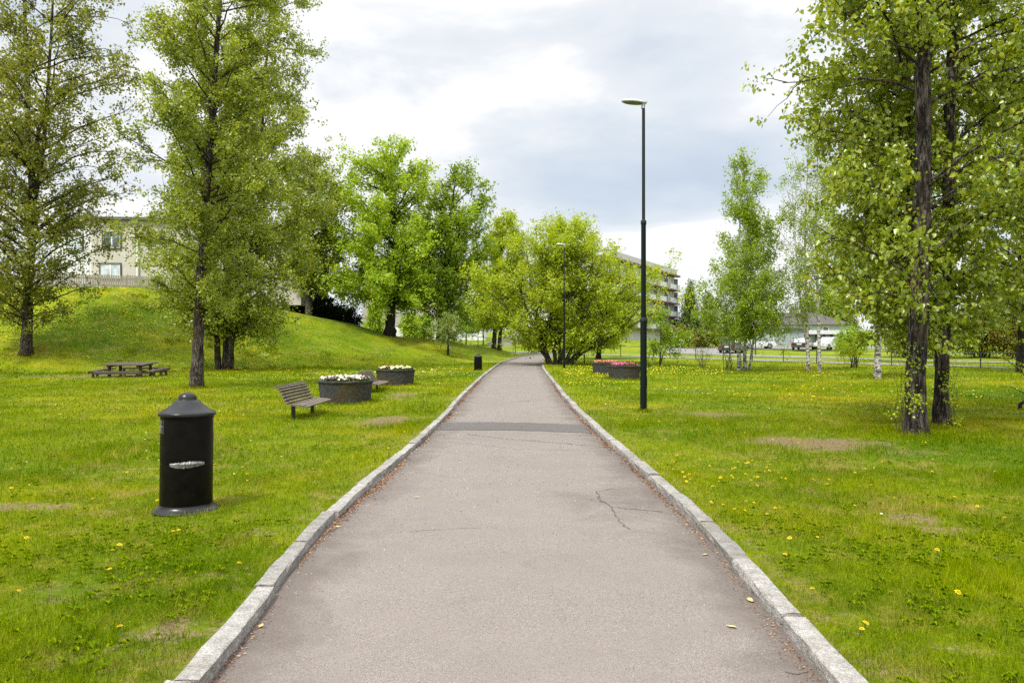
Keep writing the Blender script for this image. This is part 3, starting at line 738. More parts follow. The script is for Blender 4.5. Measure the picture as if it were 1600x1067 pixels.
make_tree('birch_tree','three-stemmed birch with drooping fresh leaves near the parked cars','tree',x,y,
  [([(-.22,0,0),(-.2,0,3),(-.25,0,7),(-.1,0,11.4)],.115,.02),([(.12,.1,0),(.2,.1,3),(.45,.1,7),(.7,.1,10.4)],.10,.02),([(.3,0,0),(.7,0,2.4),(1.0,0,5),(1.3,0,8)],.06,.02)],
  [(2.3,1.5),(3.3,2.45),(4.8,2.3),(6.5,1.8),(8.5,1.2),(11,.7),(12.4,.15)],M['birch'],LF['birch'],110,25000,.105,113,elev=36,curve=.16,droop=.6,hang=.35,sig=.14,nsec=8,limb=.022,inner=.3)
for (px,Y,hh,lab,sd,nl,pr) in ((1263,39.8,12.6,'sparse birch with nearly bare twigs in front of the garage wall',114,1700,[(3.2,1.2),(5,2.0),(8,1.8),(11,1.2),(13.2,.3)]),(1281,39.4,14.2,'leafier tall birch right beside the nearly bare birch',115,6500,[(3.6,.9),(6,1.7),(9,1.9),(12,1.4),(14.5,.3)])):
    x,y=leftY(px,Y)
    make_tree('birch_tree',lab,'tree',x,y,[([(0,0,0),(-.08,0,3),(-.15,.05,7),(.1,.1,hh)],.092,.02)] + ([([(0,0,0),(-.1,.1,1.8),(-.55,.1,5),(-.9,.1,10.5)],.06,.02)] if sd==114 else []),
      pr,M['birch'],LF['birch'],60,nl,.095,sd,elev=40,curve=.12,droop=.6,hang=.4,sig=.12,nsec=8,limb=.022,inner=.25)
x,y=leftY(1371,31.5)
make_tree('birch_tree','white-trunked birch standing behind the thick twin-trunked poplar','tree',x,y,
  [([(0,0,0),(.02,0,3),(.1,0,7),(.2,.1,11.5)],.135,.03)],[(3.0,1.2),(4.4,2.2),(6.5,2.4),(9,1.9),(11.5,.9),(12.6,.2)],M['birch'],LF['birch'],70,15000,.095,116,elev=32,curve=.16,droop=.5,hang=.25,sig=.13,nsec=8,limb=.025,inner=.25)
# the big poplar on the right: two trunks from one root, big heart-shaped leaves
x,y=leftY(1431,12.25)
make_tree('poplar_tree','big twin-trunked poplar with furrowed mossy bark and large leaves right of the path','tree',x,y,
  [([(0,0,0),(.05,.1,1.0),(.12,.1,2.4),(.20,.1,5),(.34,.1,9.5)],.160,.10),([(1.34,1.6,0),(1.36,1.6,1.0),(1.42,1.6,2.6),(1.55,1.6,5),(1.7,1.6,9.5)],.122,.085),([(.64,1.2,0),(.64,1.3,1.5),(.64,1.35,3.0),(.60,1.4,5),(.6,1.5,9)],.07,.05)],
  [(1.75,.9),(2.3,1.7),(3.2,1.75),(4.2,1.85),(5.2,2.0),(6.3,2.1),(7.5,2.05),(9.5,1.8)],M['poplar_bark'],LF['poplar'],135,27000,.092,117,elev=24,curve=.16,droop=.75,sig=.085,nsec=10,fine=True,limb=.026,inner=.35,ratio=.82,clear=1.9,open_front=True)
x,y=leftY(1640,15.5)
make_tree('poplar_tree','leafy poplar at the right edge of the view behind the big twin-trunked poplar','tree',x,y,
  [([(0,0,0),(.1,0,3),(0,0,10)],.16,.06)],[(2.0,1.2),(3,2.1),(5,2.4),(7,2.5),(10,2.0)],M['poplar_bark'],LF['poplar'],75,9500,.095,118,elev=26,curve=.14,droop=.6,sig=.10,nsec=9,fine=True,limb=.03,inner=.2,ratio=.8)
x,y=leftY(1600,38)
make_tree('broadleaf_tree','dense dark-green tree behind the leafy poplar at the right edge','tree',x,y,
  [([(0,0,0),(0,0,5),(.2,0,14)],.3,.05)],[(3,2.0),(5,3.0),(9,3.2),(13,2.4),(16,.6)],M['bark'],LF['dark'],70,10000,.17,119,elev=30,sig=.2,limb=.06)
# shrubs
def bush(px,Y,rxpx,hpx,*a,**k):
    name,label,cat,leafm,n,ls,sd=a; x=wx(px,Y); rx=rxpx*Y/F; h=hpx*Y/F
    return make_bush(name,label,cat,x,Y,rx,k.pop('ry',rx*.8),h,leafm,n,ls,sd,**k)
for i,(px,w,h) in enumerate(((462,24,62),(500,28,58),(535,26,40))):  # bushes standing for the dark shade under the trees, by leaf colour
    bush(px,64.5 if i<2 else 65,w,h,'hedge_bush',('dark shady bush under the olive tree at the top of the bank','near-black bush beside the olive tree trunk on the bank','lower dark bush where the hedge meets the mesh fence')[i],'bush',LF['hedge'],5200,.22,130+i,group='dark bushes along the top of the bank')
bush(1097,43.5,20,36,'bare_shrub','straggly pale shrub with bare arching stems and a few leaves on the lawn','shrub',LF['blossom'],260,.08,140,nst=16,bark=M['bark_mid'],twiggy=.7)
bush(1137,41.5,24,60,'bare_shrub','bare brown shrub with long fanning stems left of the three-stemmed birch','shrub',LF['mid'],60,.08,141,nst=13,bark=M['bark_mid'],twiggy=.65)
bush(1333,45,26,58,'shrub','yellow-green shrub on thin stems by the railing','shrub',LF['willow'],1000,.12,142,nst=8,dens=.8,bark=M['bark'])
bush(1015,44,14,26,'shrub','low thin shrub at the foot of the young tree by the lamp post','shrub',LF['mid'],240,.10,143,nst=8)
for i,(px,w,h,Y,lf,lab) in enumerate(((1470,52,88,62,'bushy','broad green bush beyond the road, between the poplar trunks'),(1535,46,92,63,'dark','tall dark-green bush beyond the road in the far hedge'),(1583,44,80,61,'russet','russet-tinged bush at the right end of the far hedge'),(1420,40,70,64,'bushy','leafy bush beyond the road behind the white-trunked birch'),(1635,40,90,60,'bushy','green bush closing the far hedge at the frame edge'))):
    bush(px,Y,w,h,'roadside_bush',lab,'bush',LF[lf],8500,.18,150+i,group='bushes beyond the road')
for i,(px,w,h,Y,lf,lab) in enumerate(((1060,26,34,92,'russet','rounded brownish bush below the apartment block balconies'),(1098,20,28,94,'bushy','low trimmed bush at the back of the small sloping lawn'),(1128,18,32,94,'bushy','pale bush beside the car park entrance'),(1330,26,42,72,'mid','leafy bush by the pale building and railing'))):
    bush(px,Y,w,h,'garden_bush',lab,'bush',LF[lf],3600,.24,160+i,group='bushes below the apartment block')
for i,(px,w,h,Y,lab) in enumerate(((1078,17,92,150,'dark distant spruce right of the apartment block'),(1108,17,76,155,'second distant spruce, half behind the birch'),(1292,17,86,128,'spruce behind the house roof'),(1318,20,80,125,'broad spruce behind the pale building'),(1265,12,66,132,'slim spruce beside the house roof'))):
    x=wx(px,Y); r=w*Y/F; H=h*Y/F
    make_tree('spruce_tree',lab,'tree',x,Y,[([(0,0,0),(0,0,H*.97)],.22,.03)],[(H*.08,r),(H*.3,r*.85),(H*.6,r*.5),(H*.9,r*.14),(H,.05)],M['bark'],LF['conifer'],70,7000,.34,170+i,elev=-8,curve=.05,sig=.3,nsec=6,limb=.04,group='spruces beyond the park')
for i,(px,w,h,Y,lf,lab) in enumerate(((640,8,40,78,'lime','slim young tree behind the mesh fence left of the dark leaning trunk'),(663,8,36,80,'mid','second slim young tree behind the mesh fence'),(585,8,48,80,'lime','slim young tree behind the mesh fence left of the big maple'),(728,22,40,95,'mid','bushy tree in front of the low grey wall'),(755,20,46,98,'bushy','brownish young tree by the concrete ramp'))):
    x=wx(px,Y); H=h*Y/F*1.5
    make_tree('sapling',lab,'tree',x,Y,[([(0,0,0),(.05,0,H*.5),(.1,0,H*.95)],.09,.02)],[(H*.42,w*Y/F*.7),(H*.65,w*Y/F*1.1),(H*.9,w*Y/F*.6),(H,.1)],M['bark_mid'],LF[lf],26,2600,.22,180+i,elev=30,sig=.22,limb=.03,group='young trees behind the mesh fence')
# shoots from the foot of the big poplar and a low bent branch at the right edge
bush(1412,12.0,26,150,'root_shoots','thin yellow-green shoots springing up at the left foot of the big poplar','shoots',LF['willow'],420,.055,190,nst=10,bark=M['bark_mid'],twiggy=.30,dens=1.1)
bush(1490,13.4,20,115,'root_shoots','thin shoots with small leaves on the right side of the second poplar trunk','shoots',LF['willow'],220,.055,191,nst=8,bark=M['bark_mid'],twiggy=.30,dens=1.1)
def fallen():
    Y=17.0; x=wx(1592,Y); r=empty('bent_shrub',(x,Y,gz(x,Y)-.03)); tag(r,'bent leaning shrub stem with few leaves at the right edge of the lawn','shrub')
    m=MB(); m.tube([(0,0,0),(.05,.02,.16),(.22,.02,.26),(.5,.05,.28),(1.0,.1,.34)],[.045,.042,.038,.034,.026],8); m.tube([(.35,.04,.27),(.1,.0,.42),(-.2,-.02,.56)],[.016,.012,.006],6)
    m.tube([(.6,.05,.29),(.2,.0,.75),(-.15,-.05,1.05),(-.35,-.05,1.2)],[.02,.014,.009,.005],6); m.smooth=True
    m.build('stem',M['bark'],r,True)
    rng=np.random.default_rng(4); t=rng.random(110)[:,None]; A=np.array([.2,0,.75]);B=np.array([-.45,-.05,1.25]); C=A*(1-t)+B*t+rng.normal(0,.07,(110,3))
    link('foliage',leaf_mesh('foliage',C,rng.uniform(.04,.07,110),rng),LF['willow'],r,True)
fallen()

# ------------------------------------------------------------------ litter bins
def make_bin(s=1.0):
    root=empty('litter_bin',(0,0,0))
    SX,SY=1.0,.92
    m=MB(); m.smooth=True
    m.lathe([(.232,.03),(.237,.05),(.236,.46),(.2335,.462),(.2335,.472),(.237,.474),(.237,.755)],48,SX,SY)
    # upper band, split by the two side throw-in openings
    n=48; gap=lambda th: min(abs(((th-a+pi)%(2*pi))-pi) for a in (0.12,pi+.12))<.36
    for k in range(n):
        a0=2*pi*k/n; a1=2*pi*(k+1)/n
        if gap((a0+a1)/2): continue
        q=[]
        for r in (.237,.229):
            for a,z in ((a0,.755),(a1,.755),(a1,.885),(a0,.885)): q.append((r*SX*cos(a),r*SY*sin(a),z))
        m.add(q,[(0,1,2,3),(7,6,5,4),(0,4,5,1),(1,5,6,2),(2,6,7,3),(3,7,4,0)])
    m.lathe([(.237,.885),(.238,.90),(.238,.93)],48,SX,SY)
    m.build('body',M['bin'],root)
    for a in (0.12,pi+.12):           # wire guards over the openings
        g=MB(); 
        for da in (-.34,-.17,0,.17,.34): g.tube([(.232*cos(a+da),.232*SY*sin(a+da),.755),(.232*cos(a+da),.232*SY*sin(a+da),.885)],.004,5)
        g.tube([(.234*cos(a+d),.234*SY*sin(a+d),.82) for d in np.linspace(-.34,.34,7)],.004,5)
        g.build('opening_guard',M['bare'],root,True)
    l=MB(); l.smooth=True
    l.lathe([(.248,.915),(.258,.918),(.260,.938),(.253,.948),(.225,.962),(.185,.985),(.150,1.015),(.118,1.045),(.100,1.060),(.090,1.064),(.088,1.066),(.086,1.085),(.072,1.112),(.045,1.130),(.015,1.137),(.001,1.138)],48,SX,SY)
    l.build('lid',M['binlid'],root)
    b=MB(); b.smooth=True
    b.lathe([(.302,-.02),(.305,.012),(.285,.030),(.262,.042),(.246,.062),(.241,.075)],48,SX,SY); b.build('base',M['binlid'],root)
    return root,SY
bx,by=wx(291,6.62),6.62
bin1,SY=make_bin()
# torn metal where the two halves meet, a crumpled strip standing slightly off the body
rng_=random.Random(3); vs=[];fs=[]; N=26
for i in range(N+1):
    t=i/N; a=-pi/2-.55+t*1.35-.12; e=sin(pi*t)**.7
    for z,o in ((.462-.030*e*(1-.6*t),.004),(.474+.005*e,(.006+.006*e)),(.482+.024*e*(.35+.65*t),.003)):
        rr=.237+o+rng_.gauss(0,.002)*e; vs.append((rr*cos(a),rr*SY*sin(a),z+rng_.gauss(0,.0022)*e))
for i in range(N):
    for k in range(2): fs.append((i*3+k,i*3+k+1,i*3+k+4,i*3+k+3))
s_=MB(); s_.smooth=False; s_.add(vs,fs); s_.build('torn_edge',M['bare'],bin1)
bin1.scale=(.93,.93,.93); bin1.location=(bx,by,gz(bx,by)-.0); bin1.rotation_euler=(0,R_(.6),R_(24))
tag(bin1,'big black litter bin with domed lid and a torn silver seam on the near lawn','litter bin',None)
bin2,_=make_bin(); x=wx(747,40.5); bin2.location=(x,40.5,gz(x,40.5)-.05); bin2.scale=(.93,.93,.86)
tag(bin2,'small black litter bin far along the lawn left of the path bend','litter bin')
for b in (bin1,bin2): b['group']='litter bins by the path'
TUFTS.append((bx,by,.42,.085,900))

# ------------------------------------------------------------------ benches (they face the path)
def make_bench():
    root=empty('park_bench',(0,0,0)); y0,y1=-.10,1.75
    seat=MB(); back=MB()
    prof=[(.40,.300,12),(.325,.315,5),(.25,.322,0),(.175,.325,-4),(.10,.335,-12),(.035,.362,-38),(-.005,.415,-62),(-.035,.475,-68),(-.062,.535,-68),(-.092,.592,-60),(-.130,.640,-42),(-.185,.672,-16)]
    for i,(x,z,a) in enumerate(prof):
        w,h=.060,.028; ca,sa=cos(R_(a)),sin(R_(a))
        vs=[]
        for y in (y0,y1):
            for u,v in ((-w/2,-h/2+.006),(-w/2+.006,-h/2),(w/2-.006,-h/2),(w/2,-h/2+.006),(w/2,h/2-.006),(w/2-.006,h/2),(-w/2+.006,h/2),(-w/2,h/2-.006)): vs.append((x+u*ca+v*sa,y,z-u*sa+v*ca))
        fs=[tuple(range(8)),tuple(range(15,7,-1))]+[(k,k+8,(k+1)%8+8,(k+1)%8) for k in range(8)]
        (seat if i<6 else back).add(vs,fs)
    seat.build('seat',M['benchwood'],root); back.build('backrest',M['benchwood'],root)
    for y in (.16,1.52):
        b=MB(); pts=[(x-.020*sin(R_(-a))*-1*0+ (0.0),y,z-.026) if a>-30 else (x-.026,y,z-.008) for x,z,a in prof]
        for p,q in zip(pts[:-1],pts[1:]): b.obox(p,q,.045,.014)
        b.build('bracket',M['darkmetal'],root)
        l=MB(); l.box(.055,.120,y-.032,y+.032,-.12,.300,.004); l.build('leg',M['darkmetal'],root)
    return root
bench=make_bench(); X0,Y0=-4.32,14.15
bench.location=(X0,Y0,gz(X0,Y0)-.03); tag(bench,'slatted brown park bench on black legs before the white-flowered planter','bench','slatted benches facing the path')
b2=copy_tree(bench); b2.location=(X0-.1,22.2,gz(X0,22.2)-.05); b2['label']='second slatted bench half hidden between the white-flowered and yellow-flowered planters'
for yy,nn in ((14.8,260),(16.15,220),(22.7,200),(24.1,200)): TUFTS.append((X0+.09,yy,.28,.12,nn))
TUFTS.append((-3.62,15.0,.25,.16,180))

# ------------------------------------------------------------------ planters and their flowers
def make_planter():
    root=empty('planter',(0,0,0)); m=MB(); m.smooth=True; rng=random.Random(5)
    prof=[(.625,-.08),(.630,.02),(.640,.15),(.655,.32),(.672,.48),(.685,.535),(.700,.548),(.706,.572),(.702,.592),(.688,.600),(.640,.598),(.625,.585),(.610,.50)]
    m.lathe(prof,56); m.v=[(x*(1+rng.gauss(0,.004)),y*(1+rng.gauss(0,.004)),z+rng.gauss(0,.002)) for x,y,z in m.v]
    m.build('bowl',M['planter'],root)
    s=MB(); s.lathe([(.618,.50),(.618,.545),(.35,.565),(.01,.57)],40); s.build('soil',M['soil'],root); return root
P0_=make_planter(); PL=[]
for i,(px,Y,lab) in enumerate(((540,19.0,'dark round stone planter full of white flowers beside the near bench'),(618,26.3,'dark round stone planter of pale yellow flowers behind the second bench'),(975,30.8,'dark round stone planter with deep pink flowers beside the lamp post'),(946,37.6,'dark round stone planter with pink and orange flowers, behind the deep pink one'))):
    o=P0_ if i==0 else copy_tree(P0_); x=wx(px,Y); o.location=(x,Y,gz(x,Y)-.04); o.rotation_euler=(0,0,i*1.3+3.6); tag(o,lab,'planter','stone planters along the path'); PL.append((x,Y,gz(x,Y)-.04))
    for k in range(26):
        a=2*pi*k/26; TUFTS.append((x+.69*cos(a),Y+.69*sin(a),.14,.11,40))
def flowers(i,label,blooms,seed,ncl):
    rng=np.random.default_rng(seed); x,y,z=PL[i]; root=empty('flowers',(x,y,z+.56)); tag(root,label,'flowers','flowers massed in the stone planters')
    n=1900; r=.60*np.sqrt(rng.random(n)); a=rng.random(n)*2*pi; C=np.stack([r*np.cos(a),r*np.sin(a),rng.uniform(0,.10,n)*(1-.5*(r/.6)**3)],-1)
    link('foliage',leaf_mesh('foliage',C,rng.uniform(.04,.08,n),rng,-.3),LF['flowerleaf'],root,True)
    V=[];Q=[];mi=[]; nb=0
    for k in range(ncl):
        r=.60*math.sqrt(rng.random()); a=rng.random()*2*pi; c=np.array([r*cos(a),r*sin(a),0.10+.07*rng.random()-.04*(r/.6)**2]); u=rng.normal(size=3)*.45; u[1]-=.55; u[2]+=.8; u/=np.linalg.norm(u)
        e=np.cross(u,[1,.1,0]); e/=np.linalg.norm(e); f=np.cross(u,e); s=rng.uniform(.030,.048); col_=int(rng.choice(len(blooms)))
        V.append(c+u*-.006)
        for j in range(10):
            th=2*pi*j/10; rr=s*(1.0 if j%2==0 else .72); V.append(c+(e*cos(th)+f*sin(th))*rr+u*rng.normal(.004,.004))
        for j in range(10): Q.append((nb,nb+1+j,nb+1+(j+1)%10)); mi.append(col_)
        nb+=11
    link('blossoms',fastmesh('blossoms',np.array(V),np.array(Q),mi),[M[b] for b in blooms],root)
LF['flowerleaf']=leaf_mat('flower_leaves',[(.03,.055,.008),(.05,.085,.012),(.09,.13,.02)],.3,.05)
for nm,c in (('p_white',(.62,.62,.58)),('p_cream',(.68,.66,.40)),('p_yellow',(.68,.58,.12)),('p_pink',(.55,.06,.20)),('p_magenta',(.36,.02,.12)),('p_rose',(.58,.17,.22)),('p_orange',(.65,.13,.03)),('p_dark',(.10,.02,.06))): M[nm]=simple(nm,c,.7,0,.15,40)
flowers(0,'mass of white pansies filling the planter by the near bench','p_white p_white p_cream p_dark'.split(),1,165)
flowers(1,'pale yellow pansies in the planter behind the second bench','p_cream p_yellow p_cream p_dark'.split(),2,150)
flowers(2,'deep pink flowers in the planter nearest the lamp post','p_pink p_magenta p_pink p_rose p_magenta'.split(),3,115)
flowers(3,'rose and orange flowers in the farther planter right of the path','p_rose p_orange p_rose p_orange p_pink'.split(),4,110)

# ------------------------------------------------------------------ street lamps
def make_lamp():
    root=empty('street_lamp',(0,0,0))
    def pole(nm,z0,z1,r0,r1,mm): m=MB(); m.smooth=True; m.tube([(0,0,z0),(0,0,z1)],[r0,r1],20); m.build(nm,mm,root)
    pole('lower_pole',-.1,2.08,.076,.074,M['lampgreen']); pole('middle_pole',2.08,4.30,.057,.055,M['lampgreen']); pole('upper_pole',4.30,6.93,.037,.035,M['lampgrey'])
    for z,r in ((2.08,.080),(4.30,.060)):
        m=MB(); m.smooth=True; m.lathe([(r,-.05),(r+.004,-.045),(r+.004,.03),(r-.01,.05),(r-.022,.055)],20,c=(0,0,z)); m.build('collar',M['lampgrey'],root)
    d=MB(); d.box(.072,.078,-.03,.03,.55,.80,.001); d.build('door',M['lampgreen'],root)
    # flat oval lantern reaching left over the path, tilted up a little
    h=MB(); h.smooth=True; n=36; rows=[]
    for sc_,z in ((.80,-.014),(.97,-.006),(1.0,.006),(.95,.028),(.72,.052),(.35,.066),(.02,.070)):
        row=[]
        for k in range(n):
            th=2*pi*k/n; x=.285*cos(th)*sc_; y=.135*sin(th)*sc_*(1-.18*cos(th)); row.append((-.22+x,y,z))
        rows.append(row)
    vs=[v for r in rows for v in r]; fs=[]
    for i in range(len(rows)-1):
        for k in range(n): fs.append((i*n+k,i*n+(k+1)%n,(i+1)*n+(k+1)%n,(i+1)*n+k))
    fs.append(tuple(range((len(rows)-1)*n,len(rows)*n))); fs.append(tuple(range(n-1,-1,-1)))
    h.add(vs,fs); h.smooth=True; h.box(-.03,.075,-.05,.05,.0,.062,.012); h.tube([(0,0,-.12),(0,0,.01)],.045,16); ho=h.build('lamp_head',M['alu'],root)
    l=MB(); l.smooth=True
    vs=[(-.235+.225*cos(2*pi*k/n),.10*sin(2*pi*k/n),-.016) for k in range(n)]+[(-.235+.20*cos(2*pi*k/n),.085*sin(2*pi*k/n),-.032) for k in range(n)]
    l.add(vs,[tuple(range(n)),tuple(range(2*n-1,n-1,-1))]+[(k,k+n,(k+1)%n+n,(k+1)%n) for k in range(n)]); lo=l.build('lens',M['lens'],ho)
    ho.location=(0,0,7.0); ho.rotation_euler=(0,R_(5),0)
    return root
lamp=make_lamp(); Y=15.95; x=wx(1005.5,Y); lamp.location=(x,Y,gz(x,Y)); s=(wz(157,Y)-gz(x,Y))/7.07; lamp.scale=(s,s,s)
tag(lamp,'tall dark-green lamp post with stepped pole and flat lantern, nearest the camera','street lamp','lamp posts along the path'); TUFTS.append((x,Y,.22,.13,300))
l2=copy_tree(lamp); Y=42.5; x=wx(881.5,Y); l2.location=(x,Y,gz(x,Y)); s=(wz(381,Y)-gz(x,Y))/7.07; l2.scale=(s*.9,s*.9,s); l2['label']='distant lamp post in front of the many-stemmed willow'

# ------------------------------------------------------------------ picnic table with a seat on each side
def picnic():
    Y=33.6; x=wx(204,Y); root=empty('picnic_table',(x,Y,gz(x,Y)),R_(4)); root.scale=(.86,.86,.95); root.rotation_euler=(R_(2.6),0,R_(4)); tag(root,'weathered dark square picnic table with low seats on every side','picnic table')
    t=MB()
    for i in range(9): 
        y=-.95+i*.2125; t.box(-1.08,1.08,y,y+.200,.585,.635,.008)
    t.box(-.8,-.68,-.9,.9,.50,.583); t.box(.68,.8,-.9,.9,.50,.583); t.build('tabletop',M['tablewood'],root)
    for k in range(4):
        s=MB()
        for i in range(2): s.box(-1.12,1.12,-1.62+i*.19,-1.62+i*.19+.175,.30,.350,.008)
        s.box(-1.15,1.15,-1.635,-1.605,.245,.298)
        o=s.build('seat',M['tablewood'],root); o.rotation_euler=(0,0,k*pi/2)
    for a in (-1,1):
        for b in (-1,1):
            l=MB(); l.box(a*.78-.06,a*.78+.06,b*.62-.06,b*.62+.06,-.08,.50,.006); l.build('leg',M['tablewood'],root)
            p=MB(); p.box(a*.98-.05,a*.98+.05,b*1.50-.05,b*1.50+.05,-.08,.243,.006); p.build('post',M['tablewood'],root)
            q=MB(); q.box(a*1.50-.05,a*1.50+.05,b*.85-.05,b*.85+.05,-.08,.243,.006); q.build('post',M['tablewood'],root)
    for b in (-.62,.62):
        f=MB(); f.box(-1.56,1.56,b-.135,b-.075,.16,.24); f.build('beam',M['tablewood'],root)
picnic()

# ------------------------------------------------------------------ railing by the footway, mesh fence on the bank, picket fence
def railing(name,label,pts,h,spacing,m,mesh=False,post=.035,group=None):
    pts=np.array(pts,float); d=np.r_[0,np.cumsum(np.hypot(*np.diff(pts,axis=0).T))]; n=max(2,int(round(d[-1]/spacing))+1); s=np.linspace(0,d[-1],n)
    xs=np.interp(s,d,pts[:,0]); ys=np.interp(s,d,pts[:,1]); zs=np.array([gz(a,b) for a,b in zip(xs,ys)])
    root=empty(name,(xs[0],ys[0],zs[0])); tag(root,label,'fence',group); P=np.stack([xs-xs[0],ys-ys[0],zs-zs[0]],-1)
    for p in P:
        q=MB(); q.smooth=True; q.tube([p+[0,0,-.1],p+[0,0,h+.02]],post,8); q.build('post',m,root)
    for i in range(1 if not mesh else 2):
        r=MB(); r.smooth=True; r.tube([p+np.array([0,0,h-(.0 if i==0 else h-.12)]) for p in P],.024 if i==0 else .006,8); r.build('rail',m,root)
    if mesh:
        w=MB()
        for p,q in zip(P[:-1],P[1:]):
            L=np.linalg.norm(q-p); k=int(L/.32)
            for i in range(k):
                a=p+(q-p)*i/k; b=p+(q-p)*(i+1)/k
                w.tube([a+[0,0,.1],b+[0,0,h-.02]],.0035,3,False); w.tube([b+[0,0,.1],a+[0,0,h-.02]],.0035,3,False)
        w.build('wire_mesh',m,root)
railing('railing','long low dark steel railing along the footway right of the lawn',[(36.5,34.3),(28.4,42.2),(21.3,51.3),(17.8,55.8),(12.4,62.2),(7.6,67.0),(5.8,68.5)],.92,2.6,M['fence'])
railing('mesh_fence','dark wire-mesh fence running down the bank behind the maples to the path',[(-13.4,63.2),(-10.7,64.5),(-6,67),(-2,71.5),(.2,75),(2.1,77.8)],.92,3.1,M['fence'],True)
def picket():
    Y=54.0; x0,x1=wx(-20,Y),wx(262,Y); root=empty('picket_fence',(x0,Y,gz(x0,Y))); tag(root,'weathered pale wooden picket fence on top of the bank below the house','fence'); z0=gz(x0,Y)
    p=MB(); n=int((x1-x0)/.17)
    for i in range(n):
        x=i*.17; zz=gz(x0+x,Y)-z0; h=1.0+random.gauss(0,.012); p.box(x,x+.125,-.012,.012,zz-.05,zz+h)
    p.build('pickets',M['paling'],root)
    for i in range(0,n,12):
        q=MB(); x=i*.17; zz=gz(x0+x,Y)-z0; q.box(x-.05,x+.05,.05,.14,zz-.2,zz+1.08); q.build('post',M['paling'],root)
    for h in (.25,.75):
        r=MB(); 
        for i in range(0,n-6,6):
            a=i*.17; b=(i+6)*.17; r.obox((a,.03,gz(x0+a,Y)-z0+h),(b,.03,gz(x0+b,Y)-z0+h),.03,.09)
        r.build('rail',M['paling'],root)
M['paling']=wood_mat('fence_wood',(.22,.19,.15),(.38,.34,.28)); picket()

# ------------------------------------------------------------------ buildings
M['siding']=siding_mat('cream_siding',(.56,.525,.465)); M['panel']=siding_mat('white_panel',(.66,.66,.69),1.25,True); M['roofdark']=simple('roof_felt',(.10,.10,.11),.8,0,.15,1)
M['beige']=siding_mat('beige_cladding',(.36,.33,.31),3.0,True); M['render']=simple('white_render',(.72,.72,.71),.8,0,.08,.6); M['darkred']=simple('dark_red_fascia',(.17,.045,.045),.6,0,.12,1)
M['greyboard']=siding_mat('grey_green_boards',(.30,.345,.345),.42); M['paleblue']=siding_mat('pale_blue_boards',(.46,.52,.56),.2); M['rooftile']=simple('roof_tile',(.085,.075,.07),.85,0,.2,2,.3)
M['grey']=simple('grey_wall',(.30,.30,.31),.85,0,.14,.9,.2); M['trim']=simple('dark_trim',(.05,.045,.042),.6); M['balcony']=simple('balcony_panel',(.76,.78,.80),.4,0,.08,1)
def window(parent,x0,x1,z0,z1,y,frame,glass,mull=1,depth=.10,name='window',n=None):
    """in the plane y (facing -y), frame proud of the wall, glass set back"""
    f=MB(); w=.07
    f.box(x0,x1,y-depth,y+.02,z1-w,z1); f.box(x0,x1,y-depth,y+.02,z0,z0+w); f.box(x0,x0+w,y-depth,y+.02,z0+w,z1-w); f.box(x1-w,x1,y-depth,y+.02,z0+w,z1-w)
    fo=f.build(name,frame,parent)
    iw=MB()
    for i in range(mull+1):
        a=x0+w+(x1-x0-2*w)*i/(mull+1); b=x0+w+(x1-x0-2*w)*(i+1)/(mull+1); s=.055
        iw.box(a,b,y-.055,y-.012,z1-w-s,z1-w); iw.box(a,b,y-.055,y-.012,z0+w,z0+w+s); iw.box(a,a+s,y-.055,y-.012,z0+w+s,z1-w-s); iw.box(b-s,b,y-.055,y-.012,z0+w+s,z1-w-s)
    iw.build('sash',M['white'],fo)
    p=MB(); p.box(x0+w,x1-w,y-.03,y-.014,z0+w,z1-w); p.build('pane',glass,fo)
    return fo
